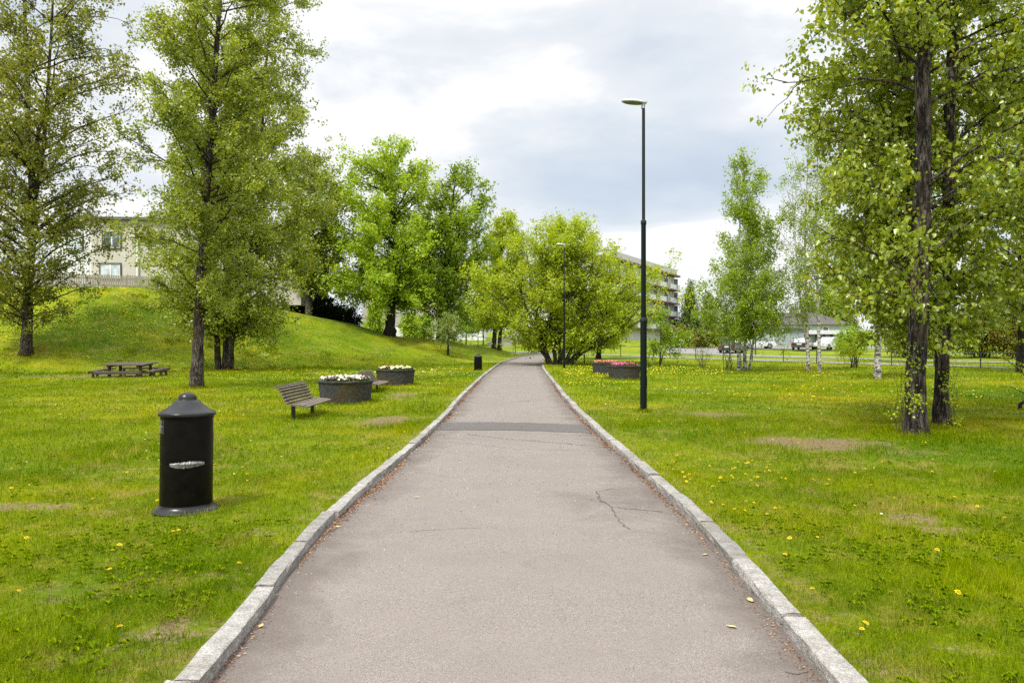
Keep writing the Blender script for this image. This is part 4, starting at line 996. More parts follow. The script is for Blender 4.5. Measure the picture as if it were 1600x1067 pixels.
def house():
    Y=60.0; xa=wx(143,Y); xb=wx(470,Y); zb=gz(xa,56)-.8; zt=wz(352,Y)
    root=empty('house',((xa+xb)/2,Y,zb)); tag(root,'cream-sided two-storey house with low curved roof on top of the bank','house'); ox,oy,oz=(xa+xb)/2,Y,zb
    L=xa-ox; R=xb-ox
    def arch(u): return zt-oz+ .95*(1-(abs((u-(L+1.6))/(R-L-1.6)) if u>L+1.6 else (abs(u-L-1.6)/6.8)**2.2)**1.6)-.55
    w=MB(); us=np.linspace(L,R,30)
    w.prism([(L,0),(R,0)]+[(u,arch(u)) for u in us[::-1]],'y',0,9); w.build('wall',M['siding'],root)
    # angled white-panelled side bay
    xl=wx(79,62.0)-ox; s=MB(); n=10
    A=np.linspace(xl,L,n); vs=[];
    for a in A:
        y=1.9*(L-a)/(L-xl); vs+=[(a,y,0),(a,y,arch(a)),(a,y+7,arch(a)),(a,y+7,0)]
    fs=[(0,1,2,3),tuple((n-1)*4+k for k in (3,2,1,0))]
    for i in range(n-1):
        for k in range(4): fs.append((i*4+k,(i+1)*4+k,(i+1)*4+(k+1)%4,i*4+(k+1)%4))
    s.add(vs,fs); s.build('side_bay',M['panel'],root)
    r=MB(); us=np.linspace(xl-.25,R+.3,40); yo=lambda u: (1.9*(L-u)/(L-xl) if u<L else 0)-.35
    vs=[]
    for u in us: vs+=[(u,yo(u),arch(u)+.02),(u,yo(u),arch(u)+.24),(u,9.4,arch(u)+.24),(u,9.4,arch(u)+.02)]
    fs=[(0,1,2,3),tuple((len(us)-1)*4+k for k in (3,2,1,0))]
    for i in range(len(us)-1):
        for k in range(4): fs.append((i*4+k,(i+1)*4+k,(i+1)*4+(k+1)%4,i*4+(k+1)%4))
    r.add(vs,fs); r.build('roof',M['roofdark'],root)
    fz=lambda py: wz(py,Y)-oz; fx=lambda px: wx(px,Y)-ox
    window(root,fx(160),fx(190),fz(389),fz(362),0,M['trim'],M['glass'],1); window(root,fx(156),fx(190),fz(437),fz(411),0,M['trim'],M['curtain'],1)
    window(root,fx(232),fx(258),fz(389),fz(362),0,M['trim'],M['glass'],1)
    wo=window(root,-.95,.95,fz(391),fz(366),0,M['trim'],M['curtain'],1); a=fx(110); wo.location=(a,1.9*(L-a)/(L-xl)-.02,0); wo.rotation_euler=(0,0,math.atan2(-1.9,(L-xl)))
    d=MB(); d.smooth=True; d.tube([(fx(216),-.12,0),(fx(216),-.12,fz(368))],.09,10); d.build('downpipe',M['white'],root)
house()
def hall():
    Y=112.0; x0=wx(566,Y);x1=wx(722,Y); zb=ground(np.array(-18.0),np.array(Y)).item()-.5
    root=empty('hall_building',((x0+x1)/2,Y,zb)); tag(root,'plain grey-beige block behind the maples with a white base band','building'); ox,oz=(x0+x1)/2,zb
    zt=wz(403,Y)-oz; zp=wz(512,Y)-oz
    w=MB(); w.box(x0-ox,x1-ox,0,12,zp,zt); w.build('wall',M['beige'],root)
    b=MB(); b.box(x0-ox-.6,x1-ox+3.4,-.5,12.2,-.5,zp-.004); b.build('base_band',M['render'],root)
    r=MB(); r.box(x0-ox-.25,x1-ox+.25,-.3,12.3,zt,zt+.35); r.build('roof',M['roofdark'],root)
    for px in (588,634,668,700):
        for py in (498,460,425): window(root,wx(px-7,Y)-ox,wx(px+7,Y)-ox,wz(py+8,Y)-oz,wz(py-8,Y)-oz,0,M['trim'],M['glass'],1)
hall()
def lowwall():
    Y=104.0; x0=wx(801,Y);x1=wx(872,Y); z=gz((x0+x1)/2,Y); root=empty('retaining_wall',((x0+x1)/2,Y,z)); tag(root,'low grey concrete retaining wall behind the path bend','wall'); h=(x1-x0)/2
    w=MB(); w.box(-h,h,0,.5,-.6,wz(513,Y)-z); w.build('wall',M['grey'],root)
    c=MB(); c.box(-h-.05,h+.05,-.06,.56,wz(513,Y)-z,wz(513,Y)-z+.14); c.build('coping',M['concrete'],root)
    Y=97.0; x0=wx(762,Y); x1=wx(800,Y); z=gz(x0,Y); root=empty('concrete_ramp',(x0,Y,z)); tag(root,'pale concrete ramp with two sloping parapets climbing behind the twin-stemmed tree','ramp')
    d=MB(); d.prism([(0,-.3),(x1-x0,-.3),(x1-x0,1.15),(0,.05)],'y',0,3.0); d.build('deck',M['concrete'],root)
    for y in (-.16,3.02):
        p=MB(); p.prism([(0,-.3),(x1-x0,-.3),(x1-x0,1.55),(0,.42)],'y',y,y+.14); p.build('parapet',M['concrete'],root)
lowwall()
def apartments():
    A=np.array([14.9,118.6]); B=np.array([wx(1058.5,155),155.0]); d=B-A; L=np.linalg.norm(d); d/=L
    # local frame: +x along the facade, -y out of it towards the park
    rz=math.atan2(d[1],d[0]); zb=2.0; root=empty('apartment_block',(A[0],A[1],zb),rz); tag(root,'long white five-storey apartment block with dark red balcony bands','apartment block')
    Z=lambda z: z-zb
    w=MB(); w.box(0,L,.62,12,-2,Z(15.7)); w.build('wall',M['render'],root)
    r=MB(); r.box(-.3,L+.1,.1,12.3,Z(15.72),Z(16.9)); r.build('roof_parapet',M['offwhite'],root)
    f=MB(); f.box(-.3,L+.35,-.55,.61,Z(15.35),Z(15.70)); f.build('roof_fascia',M['darkred'],root)
    nb=6; bw=L/nb
    lev=[4.3,7.05,9.8,12.6]
    bal=None
    for zi,z in enumerate(lev):
        for i in range(nb):
            if bal is None:
                s=MB(); s.box(.012,bw-.012,-.6,.61,-.24,0); bal=s.build('balcony',M['darkred'],root)
                p=MB(); p.box(.12,bw*.62,-.57,-.51,.06,1.0); p.build('panel',M['balcony'],bal)
                q=MB()
                for k in range(9): q.box(bw*.62+.06+k*(bw*.38-.2)/8,bw*.62+.10+k*(bw*.38-.2)/8,-.55,-.51,.02,1.02)
                q.box(bw*.62+.02,bw-.08,-.56,-.5,1.022,1.08); q.build('balustrade',M['offwhite'],bal)
                v=MB(); v.box(bw-.22,bw-.04,-.1,.61,.004,2.42); v.build('divider',M['grey'],bal)
                g=MB(); g.box(.7,bw*.42,.55,.61,.9,2.1); go=g.build('window',M['curtain'],bal)
                g=MB(); g.box(bw*.66,bw*.80,.55,.61,.004,2.2); g.build('balcony_door',M['curtain'],bal)
                o=bal
            else: o=copy_tree(bal,root)
            o.location=(i*bw,0,Z(z))
apartments()
def garage():
    Y=98.0; x0=wx(1192,Y); x1=wx(1256,Y); zb=gz(x0,Y)-.4; zt=wz(515,Y)
    root=empty('garage',((x0+x1)/2,Y,zb)); tag(root,'low grey-green boarded garage behind the parked cars','garage'); ox=(x0+x1)/2
    w=MB(); w.box(x0-ox,x1-ox,0,7,0,zt-zb); w.build('wall',M['greyboard'],root)
    r=MB(); r.box(x0-ox-.25,x1-ox+.25,-.3,7.2,zt-zb,zt-zb+.22); r.build('roof',M['rooftile'],root)
    s=MB(); s.box(wx(1219,Y)-ox,wx(1224,Y)-ox,-.03,-.004,wz(530,Y)-zb,wz(527,Y)-zb); s.build('vent',M['white'],root)
    # neighbouring pale lean-to
    x2,x3=wx(1259,Y),wx(1342,Y); zb2=gz(x2,Y)-.4; root=empty('lean_to',((x2+x3)/2,Y+1,zb2)); ox=(x2+x3)/2; tag(root,'pale low building with dark posts along its front beside the garage','building')
    w=MB(); w.box(x2-ox,x3-ox,0,6,0,wz(522,Y)-zb2); w.build('wall',M['paleblue'],root)
    r=MB(); r.box(x2-ox-.2,x3-ox+.3,-.9,6.2,wz(522,Y)-zb2,wz(516,Y)-zb2); r.build('roof',M['offwhite'],root)
    for i,px in enumerate((1266,1278,1290,1302,1314,1326,1338)):
        p=MB(); x=wx(px,Y)-ox; p.box(x-.13,x+.13,-.6,-.4,0,wz(522,Y)-zb2-.004); p.build('post',M['trim'],root)
    Y=118.0; x0=wx(1146,Y);x1=wx(1330,Y); zb=2.0; root=empty('house',((x0+x1)/2,Y,zb)); tag(root,'pale blue house with dark hipped roof and small windows above the garage','house'); h=(x1-x0)/2; ze=wz(507,Y)-zb; zr=wz(487,Y)-zb
    w=MB(); w.box(-h,h,0,8,0,ze); w.build('wall',M['paleblue'],root)
    r=MB(); e=.5; r.add([(-h-e,-e,ze),(h+e,-e,ze),(h+e,8+e,ze),(-h-e,8+e,ze),(-h+4.2,4,zr),(h-4.2,4,zr)],[(0,1,5,4),(1,2,5),(2,3,4,5),(3,0,4),(0,3,2,1)]); ro=r.build('roof',M['rooftile'],root)
    c=MB(); c.box(1.2,1.8,3.6,4.2,zr-.4,zr+.9); c.build('chimney',M['grey'],ro)
    a=MB(); a.tube([(-1.4,3,zr-.8),(-1.4,3,zr+2.6)],.05,6); a.tube([(-2.0,3,zr+2.3),(-.8,3,zr+2.3)],.03,5); a.build('aerial',M['fence'],ro)
    for px in (1163,1214,1236,1262,1290): window(root,wx(px-5,Y)-(x0+x1)/2,wx(px+5,Y)-(x0+x1)/2,wz(518,Y)-zb,wz(509.5,Y)-zb,0,M['white'],M['glass'],0)
    Y=150.0; x0=wx(1062,Y);x1=wx(1100,Y); zb=2.0; root=empty('annex',((x0+x1)/2,Y,zb)); tag(root,'low flat-roofed grey annex at the far end of the apartment block','building'); h=(x1-x0)/2
    w=MB(); w.box(-h,h,0,8,0,wz(503,Y)-zb); w.build('wall',M['grey'],root); r=MB(); r.box(-h-.3,h+.3,-.4,8.3,wz(503,Y)-zb,wz(499,Y)-zb); r.build('roof',M['roofdark'],root)
    g=MB(); g.box(-h+.6,-h+2.6,-.06,-.004,wz(509,Y)-zb,wz(504,Y)-zb); g.build('window',M['darkglass'],root)
garage()

# ------------------------------------------------------------------ cars
def make_car(label,px,Y,rz,paint,style,glass,group='cars parked beyond the railing'):
    x=wx(px,Y); root=empty('parked_car',(x,Y,gz(x,Y)+.05),rz); tag(root,label,'car',group)
    L={'suv':4.4,'hatch':4.0,'sedan':4.6}[style]; W=.88; H={'suv':1.66,'hatch':1.48,'sedan':1.42}[style]; b=.92 if style=='suv' else .84
    h=L/2
    low=[(-h,.38),(-h+.05,.26),(h-.08,.26),(h,.40),(h-.04,.62),(h-.18,.70),(h-1.05,b),(-h+(.25 if style!='sedan' else .85),b+.03),(-h+.04,b-.02)]
    def loft(poly,ins,y):   # side profile swept across the width with rounded flanks
        secs=[(-W,.0+ins),(-W*.9,0),(W*.9,0),(W,.0+ins)]; n=len(poly); cx=sum(p[0] for p in poly)/n; cz=sum(p[1] for p in poly)/n; vs=[];fs=[]
        for yy,i in secs:
            for u,v in poly: vs.append((cx+(u-cx)*(1-i),yy*y,cz+(v-cz)*(1-i)))
        for k in range(3):
            for i in range(n): j=(i+1)%n; fs.append((k*n+i,k*n+j,(k+1)*n+j,(k+1)*n+i))
        fs+=[tuple(range(n-1,-1,-1)),tuple(range(3*n,4*n))]; return vs,fs
    m=MB(); m.add(*loft(low,.03,1)); 
    rf={'suv':[(-h+.12,b),(-h+.40,H-.05),(-h+.9,H),(h-2.05,H-.02),(h-1.15,b)],'hatch':[(-h+.12,b),(-h+.45,H-.08),(-h+.95,H),(h-1.95,H-.02),(h-1.0,b)],'sedan':[(-h+.62,b),(-h+1.25,H-.06),(-h+1.7,H),(h-2.15,H-.02),(h-1.15,b)]}[style]
    top=[(u,v) for u,v in rf if v>b+.1]
    # roof skin and pillars stand just proud of the glass
    v2,f2=loft([(top[0][0]-.02,top[0][1]-.04)]+[(u,v+.012) for u,v in top]+[(top[-1][0]+.03,top[-1][1]-.05)],.0,.86); m.add(v2,f2)
    for y in (-1,1):
        for (p,q) in ((rf[0],rf[1]),(rf[-2],rf[-1]),((.1-.05,H-.02),(.0,b))): m.obox((p[0],y*W*.80,p[1]),(q[0],y*W*.885,q[1]),.06,.09)
    m.smooth=False; bo=m.build('body',paint,root)
    mod=bo.modifiers.new('bevel','BEVEL'); mod.width=.035; mod.segments=2; mod.limit_method='ANGLE'; mod.angle_limit=R_(25)
    g=MB(); vs,fs=loft(rf,.05,.87); g.add(vs,fs); g.build('windows',glass,root)
    for sx in (-h+.80,h-.82):
        for y in (-1,1):
            w=MB(); w.smooth=True; w.tube([(sx,y*W*.80,.31),(sx,y*(W+.005),.31)],.315,20); wo=w.build('wheel',M['tyre'],root)
            rr=MB(); rr.tube([(sx,y*(W+.004),.31),(sx,y*(W+.015),.31)],[.20,.17],14); rr.build('rim',M['bare'],wo)
    for y in (-1,1):
        t=MB(); t.box(-h-.012,-h+.10,y*W*.78-.15,y*W*.78+.15,.66,.84,.01); t.build('tail_light',M['redlamp'],root)
        t=MB(); t.box(h-.16,h-.005,y*W*.74-.17,y*W*.74+.17,.55,.68,.01); t.build('headlight',M['lightglass'],root)
        k=MB(); k.box(h-1.42,h-1.24,y*(W+.07)-.07,y*(W+.07)+.07,b+.02,b+.15,.015); k.build('wing_mirror',paint,root)
    bp=MB(); bp.box(-h-.03,-h+.12,-W*.93,W*.93,.30,.46,.02); bp.build('bumper',M['trim'] if style!='hatch' else paint,root)
    n=MB(); n.box(-h-.022,-h-.004,-.26,.26,.60,.71); n.build('number_plate',M['white'],root)
M['tyre']=simple('tyre',(.012,.012,.012),.85); M['redlamp']=simple('red_lamp',(.30,.015,.012),.25); 
def paint(n,c): 
    m,nt,out=mat(n); p=principled(nt,out,c,.35,.2); p.inputs['Coat Weight'].default_value=.8; p.inputs['Coat Roughness'].default_value=.08; return m
M['carwhite']=paint('white_car_paint',(.72,.72,.72)); M['carblack']=paint('black_car_paint',(.014,.014,.016)); M['carsilver']=paint('silver_car_paint',(.36,.37,.39)); M['cargrey']=paint('grey_car_paint',(.06,.065,.075))
make_car('dark SUV parked behind the three-stemmed birch',1143,78,R_(60),M['cargrey'],'suv',M['darkglass'])
make_car('small white hatchback parked side-on left of the garage',1184,89,R_(176),M['carwhite'],'hatch',M['lightglass'])
make_car('black sedan with a red tail light and bright rear window by the sparse birch',1255,85,R_(58),M['carblack'],'sedan',M['lightglass'])
make_car('white sedan parked beside the leafier tall birch',1296,86,R_(215),M['carwhite'],'sedan',M['lightglass'])
make_car('silver car parked below the apartment block, seen through the willow',912,90,R_(170),M['carsilver'],'sedan',M['darkglass'])
make_car('dark grey car beside the silver one behind the willow',936,92,R_(175),M['cargrey'],'hatch',M['darkglass'])

# ------------------------------------------------------------------ posts and signs
def post(name,label,cat,px,Y,h,r,m,extra=None):
    x=wx(px,Y); root=empty(name,(x,Y,gz(x,Y))); tag(root,label,cat); p=MB(); p.smooth=True; p.tube([(0,0,-.1),(0,0,h)],r,10); p.build('post',m,root); 
    if extra: extra(root,h)
def roundsign(root,h):
    s=MB(); s.smooth=True; s.tube([(0,-.08,h-.35),(0,-.05,h-.35)],.34,24); s.build('sign_disc',M['blue'],root); s=MB(); s.box(-.3,.3,-.07,-.05,h-1.55,h-.85,.01); s.build('sign_plate',M['white'],root)
def bluesign(root,h):
    s=MB(); s.box(-.45,.45,-.09,-.05,h-1.0,h-.05,.01); s.build('sign_plate',M['blue'],root); s=MB(); s.box(-.38,.38,-.09,-.05,h-1.9,h-1.05,.01); s.build('lower_plate',M['white'],root)
M['blue']=simple('sign_blue',(.02,.10,.42),.4)
post('road_sign','round blue road sign with a white plate beside the three-stemmed birch','sign',1153,74,2.7,.035,M['pale_post'],roundsign)
post('parking_sign','blue and white parking sign at the car park edge','sign',1172,82,2.9,.035,M['pale_post'],bluesign)
post('signpost','bare galvanised post in front of the dark SUV','post',1141.5,70,2.3,.045,M['pale_post'])
def cap(root,h): c=MB(); c.smooth=True; c.lathe([(.09,h-.04),(.17,h),(.17,h+.06),(.05,h+.13)],14); c.build('lamp_cap',M['white'],root)
post('garden_lamp','small white-capped garden lamp on the sloping lawn','lamp',1063.5,78,1.35,.035,M['pale_post'],cap)
post('marker_post','white weathered wooden post by the garden lamp','post',1053,76,2.0,.085,M['offwhite'])
post('slim_post','slim dark post at the far path junction','post',849,80,1.6,.05,M['darkmetal'])
post('mast','tall slim grey mast rising between birch stems at the car park','mast',1180.5,70,4.6,.06,M['fence'])

# ------------------------------------------------------------------ small things on the ground
M['dand']=simple('dandelion_yellow',(.80,.60,.006),.8,0,.15,60); M['dstem']=simple('dandelion_stem',(.10,.17,.03),.7)
def dand_mesh(seed):
    rng=random.Random(seed); m=MB(); h=1.0
    m.cur=1; m.tube([(0,0,-.02),(.004,.003,.06),(.0,.008,.098)],[.0022,.002,.0025],5)
    m.cur=0
    for ring,(n,r,z) in enumerate(((15,.021,.101),(12,.015,.106),(8,.008,.109))):
        for k in range(n):
            a=2*pi*(k+rng.random()*.5)/n; w=.0034; c,s=cos(a),sin(a); rr=r*rng.uniform(.85,1.12)
            m.add([(c*.002,.008+s*.002,.099+ring*.002),(c*rr*.6-s*w,.008+s*rr*.6+c*w,z+.001),(c*rr,.008+s*rr,z-.003*(ring==0)),(c*rr*.6+s*w,.008+s*rr*.6-c*w,z+.001)],[(0,1,2,3)])
    me=bpy.data.meshes.new('dandelion'); me.from_pydata(m.v,[],m.f); me.polygons.foreach_set('material_index',m.mi); me.materials.append(M['dand']); me.materials.append(M['dstem']); return me
def dandelions():
    rng=np.random.default_rng(12); pts=[]
    def fill(n,x0,x1,y0,y1,s=.5,p=1.0):
        k=0; t=0
        while k<n and t<n*60:
            t+=1; x=rng.uniform(x0,x1); y=y0*(y1/y0)**rng.random()
            if not outside(x,y,.22) or abs(x)>.72*y or vnoise(x,y,s,77)<.42*p: continue
            pts.append((x,y)); k+=1
    fill(176,1.7,3.3,7.5,29,.9,1.1); fill(30,1.7,6.5,3.3,9,.8,.6); fill(26,-6.5,-1.7,3.4,9,.8,.5); fill(26,3.4,9,8,22,.6); fill(30,-7.5,-1.6,8.5,26,.6)
    for px,py,n in ((1120,795,5),(1170,790,3),(1228,622,9),(985,637,7),(640,657,6)):
        cx,cy=at_px(px,py)
        for _ in range(n): pts.append((cx+rng.normal(0,.12),cy+rng.normal(0,.16)))
    pts.sort(key=lambda p:p[0]**2+p[1]**2)
    near,far=pts[:296],pts[296:]
    me=[dand_mesh(i) for i in range(4)]
    for i,(x,y) in enumerate(near):
        o=bpy.data.objects.new('dandelion',me[i%4]); col.objects.link(o); s=rng.uniform(.6,1.0); o.scale=(s,s,s*rng.uniform(.5,1.15)); o.location=(x,y,gz(x,y)-.02); o.rotation_euler=(rng.normal(.1,.16),rng.normal(0,.16),rng.random()*6.28)
        lab,g=('open yellow dandelion growing in the lawn left of the path','dandelions left of the path') if x<0 else (('open yellow dandelion growing close beside the right kerb','dandelions beside the right kerb') if x-kR(y)<1.1 else ('open yellow dandelion out on the lawn right of the path','dandelions on the lawn right of the path'))
        tag(o,lab,'dandelion',g)
    # the countless far ones: on the bank, under the trees, along the verge
    P=[]
    def far_fill(n,px0,px1,Y0,Y1,s,c):
        k=0;t=0
        while k<n and t<n*40:
            t+=1; y=rng.uniform(Y0,Y1); x=wx(rng.uniform(px0,px1),y)
            if not outside(x,y,.3) or vnoise(x,y,s,91)<c: continue
            P.append((x,y)); k+=1
    far_fill(1300,-20,440,41,51.5,.35,.45); far_fill(45,330,520,26,42,.4,.45); far_fill(420,880,1130,27,45,.3,.42); far_fill(80,1050,1600,20,42,.3,.5); far_fill(18,640,790,26,44,.3,.45)
    P+=far; P=np.array(P); n=len(P); z=ground(P[:,0],P[:,1])+LAWN+rng.uniform(.05,.10,n); r=.022*rng.uniform(.8,1.3,n)*np.clip(P[:,1]/34,.9,1.3)
    V=[]
    for dx,dy,dz in ((-1,-1,.3),(1,-1,.3),(0,0,1),(1,1,.3),(-1,1,.3)): V.append(np.stack([P[:,0]+dx*r,P[:,1]+dy*r,z+dz*r],-1))
    V=np.stack(V,1); b=np.arange(n)[:,None]*5; T=np.concatenate([b+np.array(q) for q in ((0,1,2),(1,3,2),(3,4,2),(4,0,2))],1).reshape(-1,3)
    tag(link('dandelions',fastmesh('dandelions',V,T),M['dand']),'countless far yellow dandelions scattered over the bank and distant lawn','dandelions',None,'stuff')
    # white daisies in a drift at the foot of the bank
    P=[]; 
    for cx,sx,cy,sy,n in ((520,70,36,3.5,26),(640,50,38,3.6,26),(590,60,33,3,16),(690,30,40,3,10),(1250,220,22,6,40),(300,120,13,4,30)):
        y=cy+rng.normal(0,sy,n); x=wx(cx+rng.normal(0,sx,n),y); P.append(np.stack([x,y],-1))
    P=np.concatenate(P); P=P[outside(P[:,0],P[:,1],.3)]; n=len(P); z=ground(P[:,0],P[:,1])+LAWN+.06; r=.016*rng.uniform(.7,1.4,n)*np.clip(P[:,1]/24,.5,1.6)
    V=np.stack([np.stack([P[:,0]+dx*r,P[:,1]+dy*r,z+dz*r],-1) for dx,dy,dz in ((-1,-.6,.0),(1,-.6,.0),(1,.6,.5),(-1,.6,.5))],1)
    tag(link('daisies',fastmesh('daisies',V,np.arange(n*4).reshape(-1,4)),M['p_cream']),'tiny white daisies drifting across the foot of the bank','daisies',None,'stuff')
dandelions()
def litter():
    """brown bud scales swept against the kerbs, and a few yellow leaves"""
    rng=np.random.default_rng(6); n=15000; side=rng.random(n)<.62; y=3+27*rng.random(n)**1.7
    dist=np.abs(rng.normal(0,.036,n))*np.where(rng.random(n)<.025,4,1)*(.4+1.2*vnoise(y*0+np.where(side,0,9.0),y,1.4,55)); k=rng.random(n)<np.clip(2*vnoise(y*0+np.where(side,3,7.0),y,1.1,57)-.35,.05,1)
    x=np.where(side,kL(y)+.02+dist,kR(y)-.02-dist)[k]; y=y[k]; n=len(x)
    z=np.interp(y,BY,BZ)+(vnoise(x,y,.6,9)-.5)*.02+.006; a=rng.random(n)*2*pi; L=rng.uniform(.0035,.010,n)*np.clip(y/5,.8,2.0); w=L*rng.uniform(.25,.6,n)
    V=np.stack([np.stack([x+np.cos(a)*L*u-np.sin(a)*w*v,y+np.sin(a)*L*u+np.cos(a)*w*v,z+h*L],-1) for u,v,h in ((-1,0,.1),(0,1,.5),(1,0,.2),(0,-1,.0))],1)
    m,nt,out=mat('bud_scales'); g=nt.nodes.new('ShaderNodeNewGeometry'); principled(nt,out,ramp(nt,g.outputs['Random Per Island'],[(0,(.06,.028,.015)),(.4,(.17,.065,.028)),(.75,(.27,.13,.06)),(.93,(.40,.27,.14)),(1,(.035,.022,.016))]),.85)
    tag(link('plant_litter',fastmesh('plant_litter',V,np.arange(n*4).reshape(-1,4)),m),'reddish brown bud scales swept along the foot of the kerbs','litter',None,'stuff')
    n=2600; y=3.0+14*rng.random(n)**1.6; u=rng.random(n); u=np.where(rng.random(n)<.35,u**2.5*np.where(rng.random(n)<.5,1,1),u); x=kL(y)+.03+(kR(y)-kL(y)-.06)*u; r=rng.uniform(.0012,.0042,n)*np.clip(y/5,.8,1.8); z=np.interp(y,BY,BZ)+(vnoise(x,y,.6,9)-.5)*.02+.01*np.sin(pi*u)+.001
    D=np.array([(1,0,0),(-.5,.87,0),(-.5,-.87,0),(0,0,1.0)]); V=np.stack([x,y,z],-1)[:,None]+D[None]*r[:,None,None]*rng.uniform(.6,1.4,(n,4,1)); b=np.arange(n)[:,None]*4
    T=np.concatenate([b+np.array(t) for t in ((0,1,3),(1,2,3),(2,0,3))],1).reshape(-1,3)
    m2,nt2,out2=mat('path_grit'); g2=nt2.nodes.new('ShaderNodeNewGeometry'); principled(nt2,out2,ramp(nt2,g2.outputs['Random Per Island'],[(0,(.02,.018,.016)),(.55,(.06,.05,.045)),(.62,(.40,.38,.35)),(1,(.55,.53,.50))]),.9)
    tag(link('path_grit',fastmesh('path_grit',V,T),m2),'loose dark and pale grit scattered over the asphalt','grit',None,'stuff')
    M['dryleaf']=simple('dry_leaf',(.50,.40,.16),.8,0,.2,30)
    def lf(s):
        mb=MB(); r=random.Random(s); q=[(-1,0,.05),(-.45,.42,.28),(.25,.40,.16),(1,.05,.24),(.3,-.38,.1),(-.4,-.44,.2)]
        mb.add([(a*.032,b*.032,(c+r.random()*.15)*.02) for a,b,c in q],[(0,1,2,3),(0,3,4,5)]); return mb
    spots=[(408,978,'pale dry leaf lying on the asphalt against the near left kerb'),(1102,869,'small yellow leaf on the asphalt by the right kerb cracks'),(1172,940,'curled yellow leaf on the asphalt near the right kerb'),(1143,981,'tiny pale leaf on the bare asphalt right of the middle'),(808,704,'single brown leaf on the path before the dark re-laid strip'),(652,778,'pale yellow leaf on the left half of the path'),(528,825,'yellow leaf fallen beside the left kerb, level with the bin base')]
    for i,(px,py,lab) in enumerate(spots):
        x,y=gp(px,py); o=lf(i).build('fallen_leaf',M['dryleaf']); o.location=(x,y,path_h(x,y)+.004); s=.8+.4*random.random(); o.scale=(s,s,s); o.rotation_euler=(0,0,random.random()*6.28); tag(o,lab,'leaf','fallen leaves on the path')
    M['gravel']=simple('gravel_stone',(.17,.14,.11),.9,0,.4,300); rng=np.random.default_rng(16); n=420; c=np.array([at_px(275,985),at_px(250,1000),at_px(1265,691),at_px(1450,812),at_px(20,778)]); q=rng.integers(0,5,n); sp=np.array([.35,.3,.8,.6,.5])[q]
    x=c[q,0]+rng.normal(0,1,n)*sp; y=c[q,1]+rng.normal(0,.45,n)*sp; k=outside(x,y,.25); x=x[k];y=y[k]; n=len(x); r=rng.uniform(.003,.008,n); z=ground(x,y)+LAWN-.003
    D=np.array([(1,0,0),(-.5,.87,0),(-.5,-.87,0),(0,0,1.0)]); V=np.stack([x,y,z],-1)[:,None]+D[None]*r[:,None,None]*rng.uniform(.7,1.3,(n,4,1)); b=np.arange(n)[:,None]*4
    T=np.concatenate([b+np.array(t) for t in ((0,1,3),(1,2,3),(2,0,3))],1).reshape(-1,3)
    tag(link('gravel',fastmesh('gravel',V,T),M['gravel']),'loose grey gravel showing in the worn bare patches of the lawn','gravel',None,'stuff')
litter()
for px,Y,r,h,n in ((307,25.2,.55,.16,420),(351,41,1.0,.2,260),(1431,12.2,.75,.16,1500),(1467,13.9,.65,.16,1000),(1490,12.9,1.7,.12,3800),(1400,12.6,1.2,.10,1500),(1161,40.5,.7,.18,180),(1263,39.8,.6,.18,150),(1281,39.4,.6,.18,150),(1371,31.5,.45,.16,160),(40,40.5,1.0,.25,260),(700,58,.5,.25,60)): TUFTS.append((wx(px,Y),Y,r,h,n))
_r=random.Random(44)
for _ in range(170):
    Y=_r.uniform(37,51); TUFTS.append((wx(_r.uniform(-30,520),Y),Y,_r.uniform(.25,.8),_r.uniform(.10,.28),60))
grass()

# ------------------------------------------------------------------ sky, sun, camera
SUN_EL,SUN_AZ=R_(56),R_(215)     # azimuth clockwise from +Y (the way the camera looks)
w=bpy.data.worlds.new('World'); sc.world=w; w.use_nodes=True; nt=w.node_tree; nt.nodes.clear(); out=nt.nodes.new('ShaderNodeOutputWorld')
dirv=nt.nodes.new('ShaderNodeTexCoord').outputs['Generated']
sky=nd(nt,'ShaderNodeTexSky',sky_type='NISHITA',sun_disc=False,sun_elevation=SUN_EL,sun_rotation=SUN_AZ)
bg1=nd(nt,'ShaderNodeBackground',i_Strength=.10); nt.links.new(sky.outputs[0],bg1.inputs[0])
sep=nd(nt,'ShaderNodeSeparateXYZ'); nt.links.new(dirv,sep.inputs[0]); zc=math_(nt,'MAXIMUM',sep.outputs[2],0.0)
den=math_(nt,'ADD',zc,.16)
cv=nd(nt,'ShaderNodeCombineXYZ'); nt.links.new(math_(nt,'DIVIDE',sep.outputs[0],den),cv.inputs[0]); nt.links.new(math_(nt,'DIVIDE',sep.outputs[1],den),cv.inputs[1]); nt.links.new(math_(nt,'MULTIPLY',zc,2.0),cv.inputs[2])
n1=noise(nt,cv.outputs[0],.75,7,.52,.25); n2=noise(nt,cv.outputs[0],2.2,6,.55,.2)
g=math_(nt,'MULTIPLY_ADD',n2,.46,math_(nt,'MULTIPLY',n1,.56))
def blob(px,py,wd,amt):
    d=np.array([(px-800)/F,1,(537-py)/F]); d/=np.linalg.norm(d)
    v=nd(nt,'ShaderNodeVectorMath',operation='SUBTRACT'); nt.links.new(dirv,v.inputs[0]); v.inputs[1].default_value=tuple(d)
    m_=nd(nt,'ShaderNodeVectorMath',operation='MULTIPLY'); nt.links.new(v.outputs[0],m_.inputs[0]); m_.inputs[1].default_value=(1/wd[0],1/wd[0],1/wd[1])
    l=nd(nt,'ShaderNodeVectorMath',operation='LENGTH'); nt.links.new(m_.outputs[0],l.inputs[0])
    return math_(nt,'MULTIPLY',math_(nt,'SUBTRACT',1.0,l.outputs['Value'],clamp=True),amt)
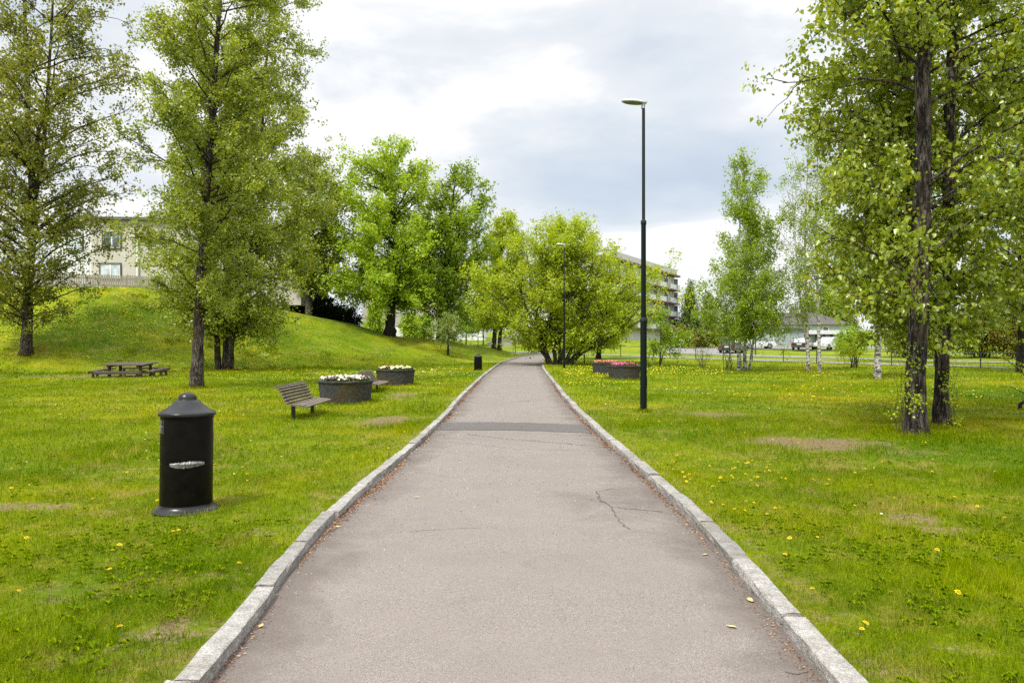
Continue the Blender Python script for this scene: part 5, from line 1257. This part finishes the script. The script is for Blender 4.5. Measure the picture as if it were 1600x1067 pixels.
for px,py,wd,amt in ((1020,265,(.34,.085),-.20),(1000,80,(.26,.11),-.17),(640,250,(.30,.12),.14),(1080,400,(.22,.07),.18),(250,200,(.35,.2),.08),(560,80,(.2,.08),-.08),(760,190,(.2,.06),-.06)):
    g=math_(nt,'ADD',g,blob(px,py,wd,amt))
cc=ramp(nt,g,[(.25,(.60,.69,.81)),(.41,(.73,.80,.88)),(.51,(.88,.915,.955)),(.56,(1.05,1.05,1.05))])
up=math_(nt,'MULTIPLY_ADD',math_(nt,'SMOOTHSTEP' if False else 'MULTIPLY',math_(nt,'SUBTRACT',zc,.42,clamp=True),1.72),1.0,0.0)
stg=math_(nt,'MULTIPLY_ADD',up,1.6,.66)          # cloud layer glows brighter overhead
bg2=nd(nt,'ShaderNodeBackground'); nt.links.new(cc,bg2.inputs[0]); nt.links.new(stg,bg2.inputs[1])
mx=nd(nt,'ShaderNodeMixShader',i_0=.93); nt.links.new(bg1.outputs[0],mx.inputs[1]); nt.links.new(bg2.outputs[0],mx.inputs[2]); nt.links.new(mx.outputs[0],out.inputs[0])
sd=bpy.data.lights.new('sun','SUN'); sd.energy=3.0; sd.angle=R_(7); sd.color=(1,.95,.88)
so=bpy.data.objects.new('sun',sd); col.objects.link(so); so.rotation_euler=(R_(90)-SUN_EL,0,pi-SUN_AZ)
cd=bpy.data.cameras.new('camera'); co=bpy.data.objects.new('camera',cd); col.objects.link(co)
cd.sensor_width=36; cd.lens=36*F/1600; cd.clip_start=.05; cd.clip_end=5000; cd.shift_y=3.5/1600
co.location=(0,0,EYE); co.rotation_euler=(R_(90),0,0); sc.camera=co
vs_=sc.view_settings; sc.display_settings.display_device='sRGB'; vs_.view_transform='Standard'; vs_.look='None'; vs_.exposure=.62; vs_.gamma=1
sc.render.engine='CYCLES'; cy=sc.cycles; cy.max_bounces=7; cy.diffuse_bounces=4; cy.glossy_bounces=3; cy.transmission_bounces=4; cy.transparent_max_bounces=4; cy.use_denoising=False; cy.use_adaptive_sampling=True; cy.adaptive_threshold=.02; cy.caustics_reflective=False; cy.caustics_refractive=False
sc.render.film_transparent=False
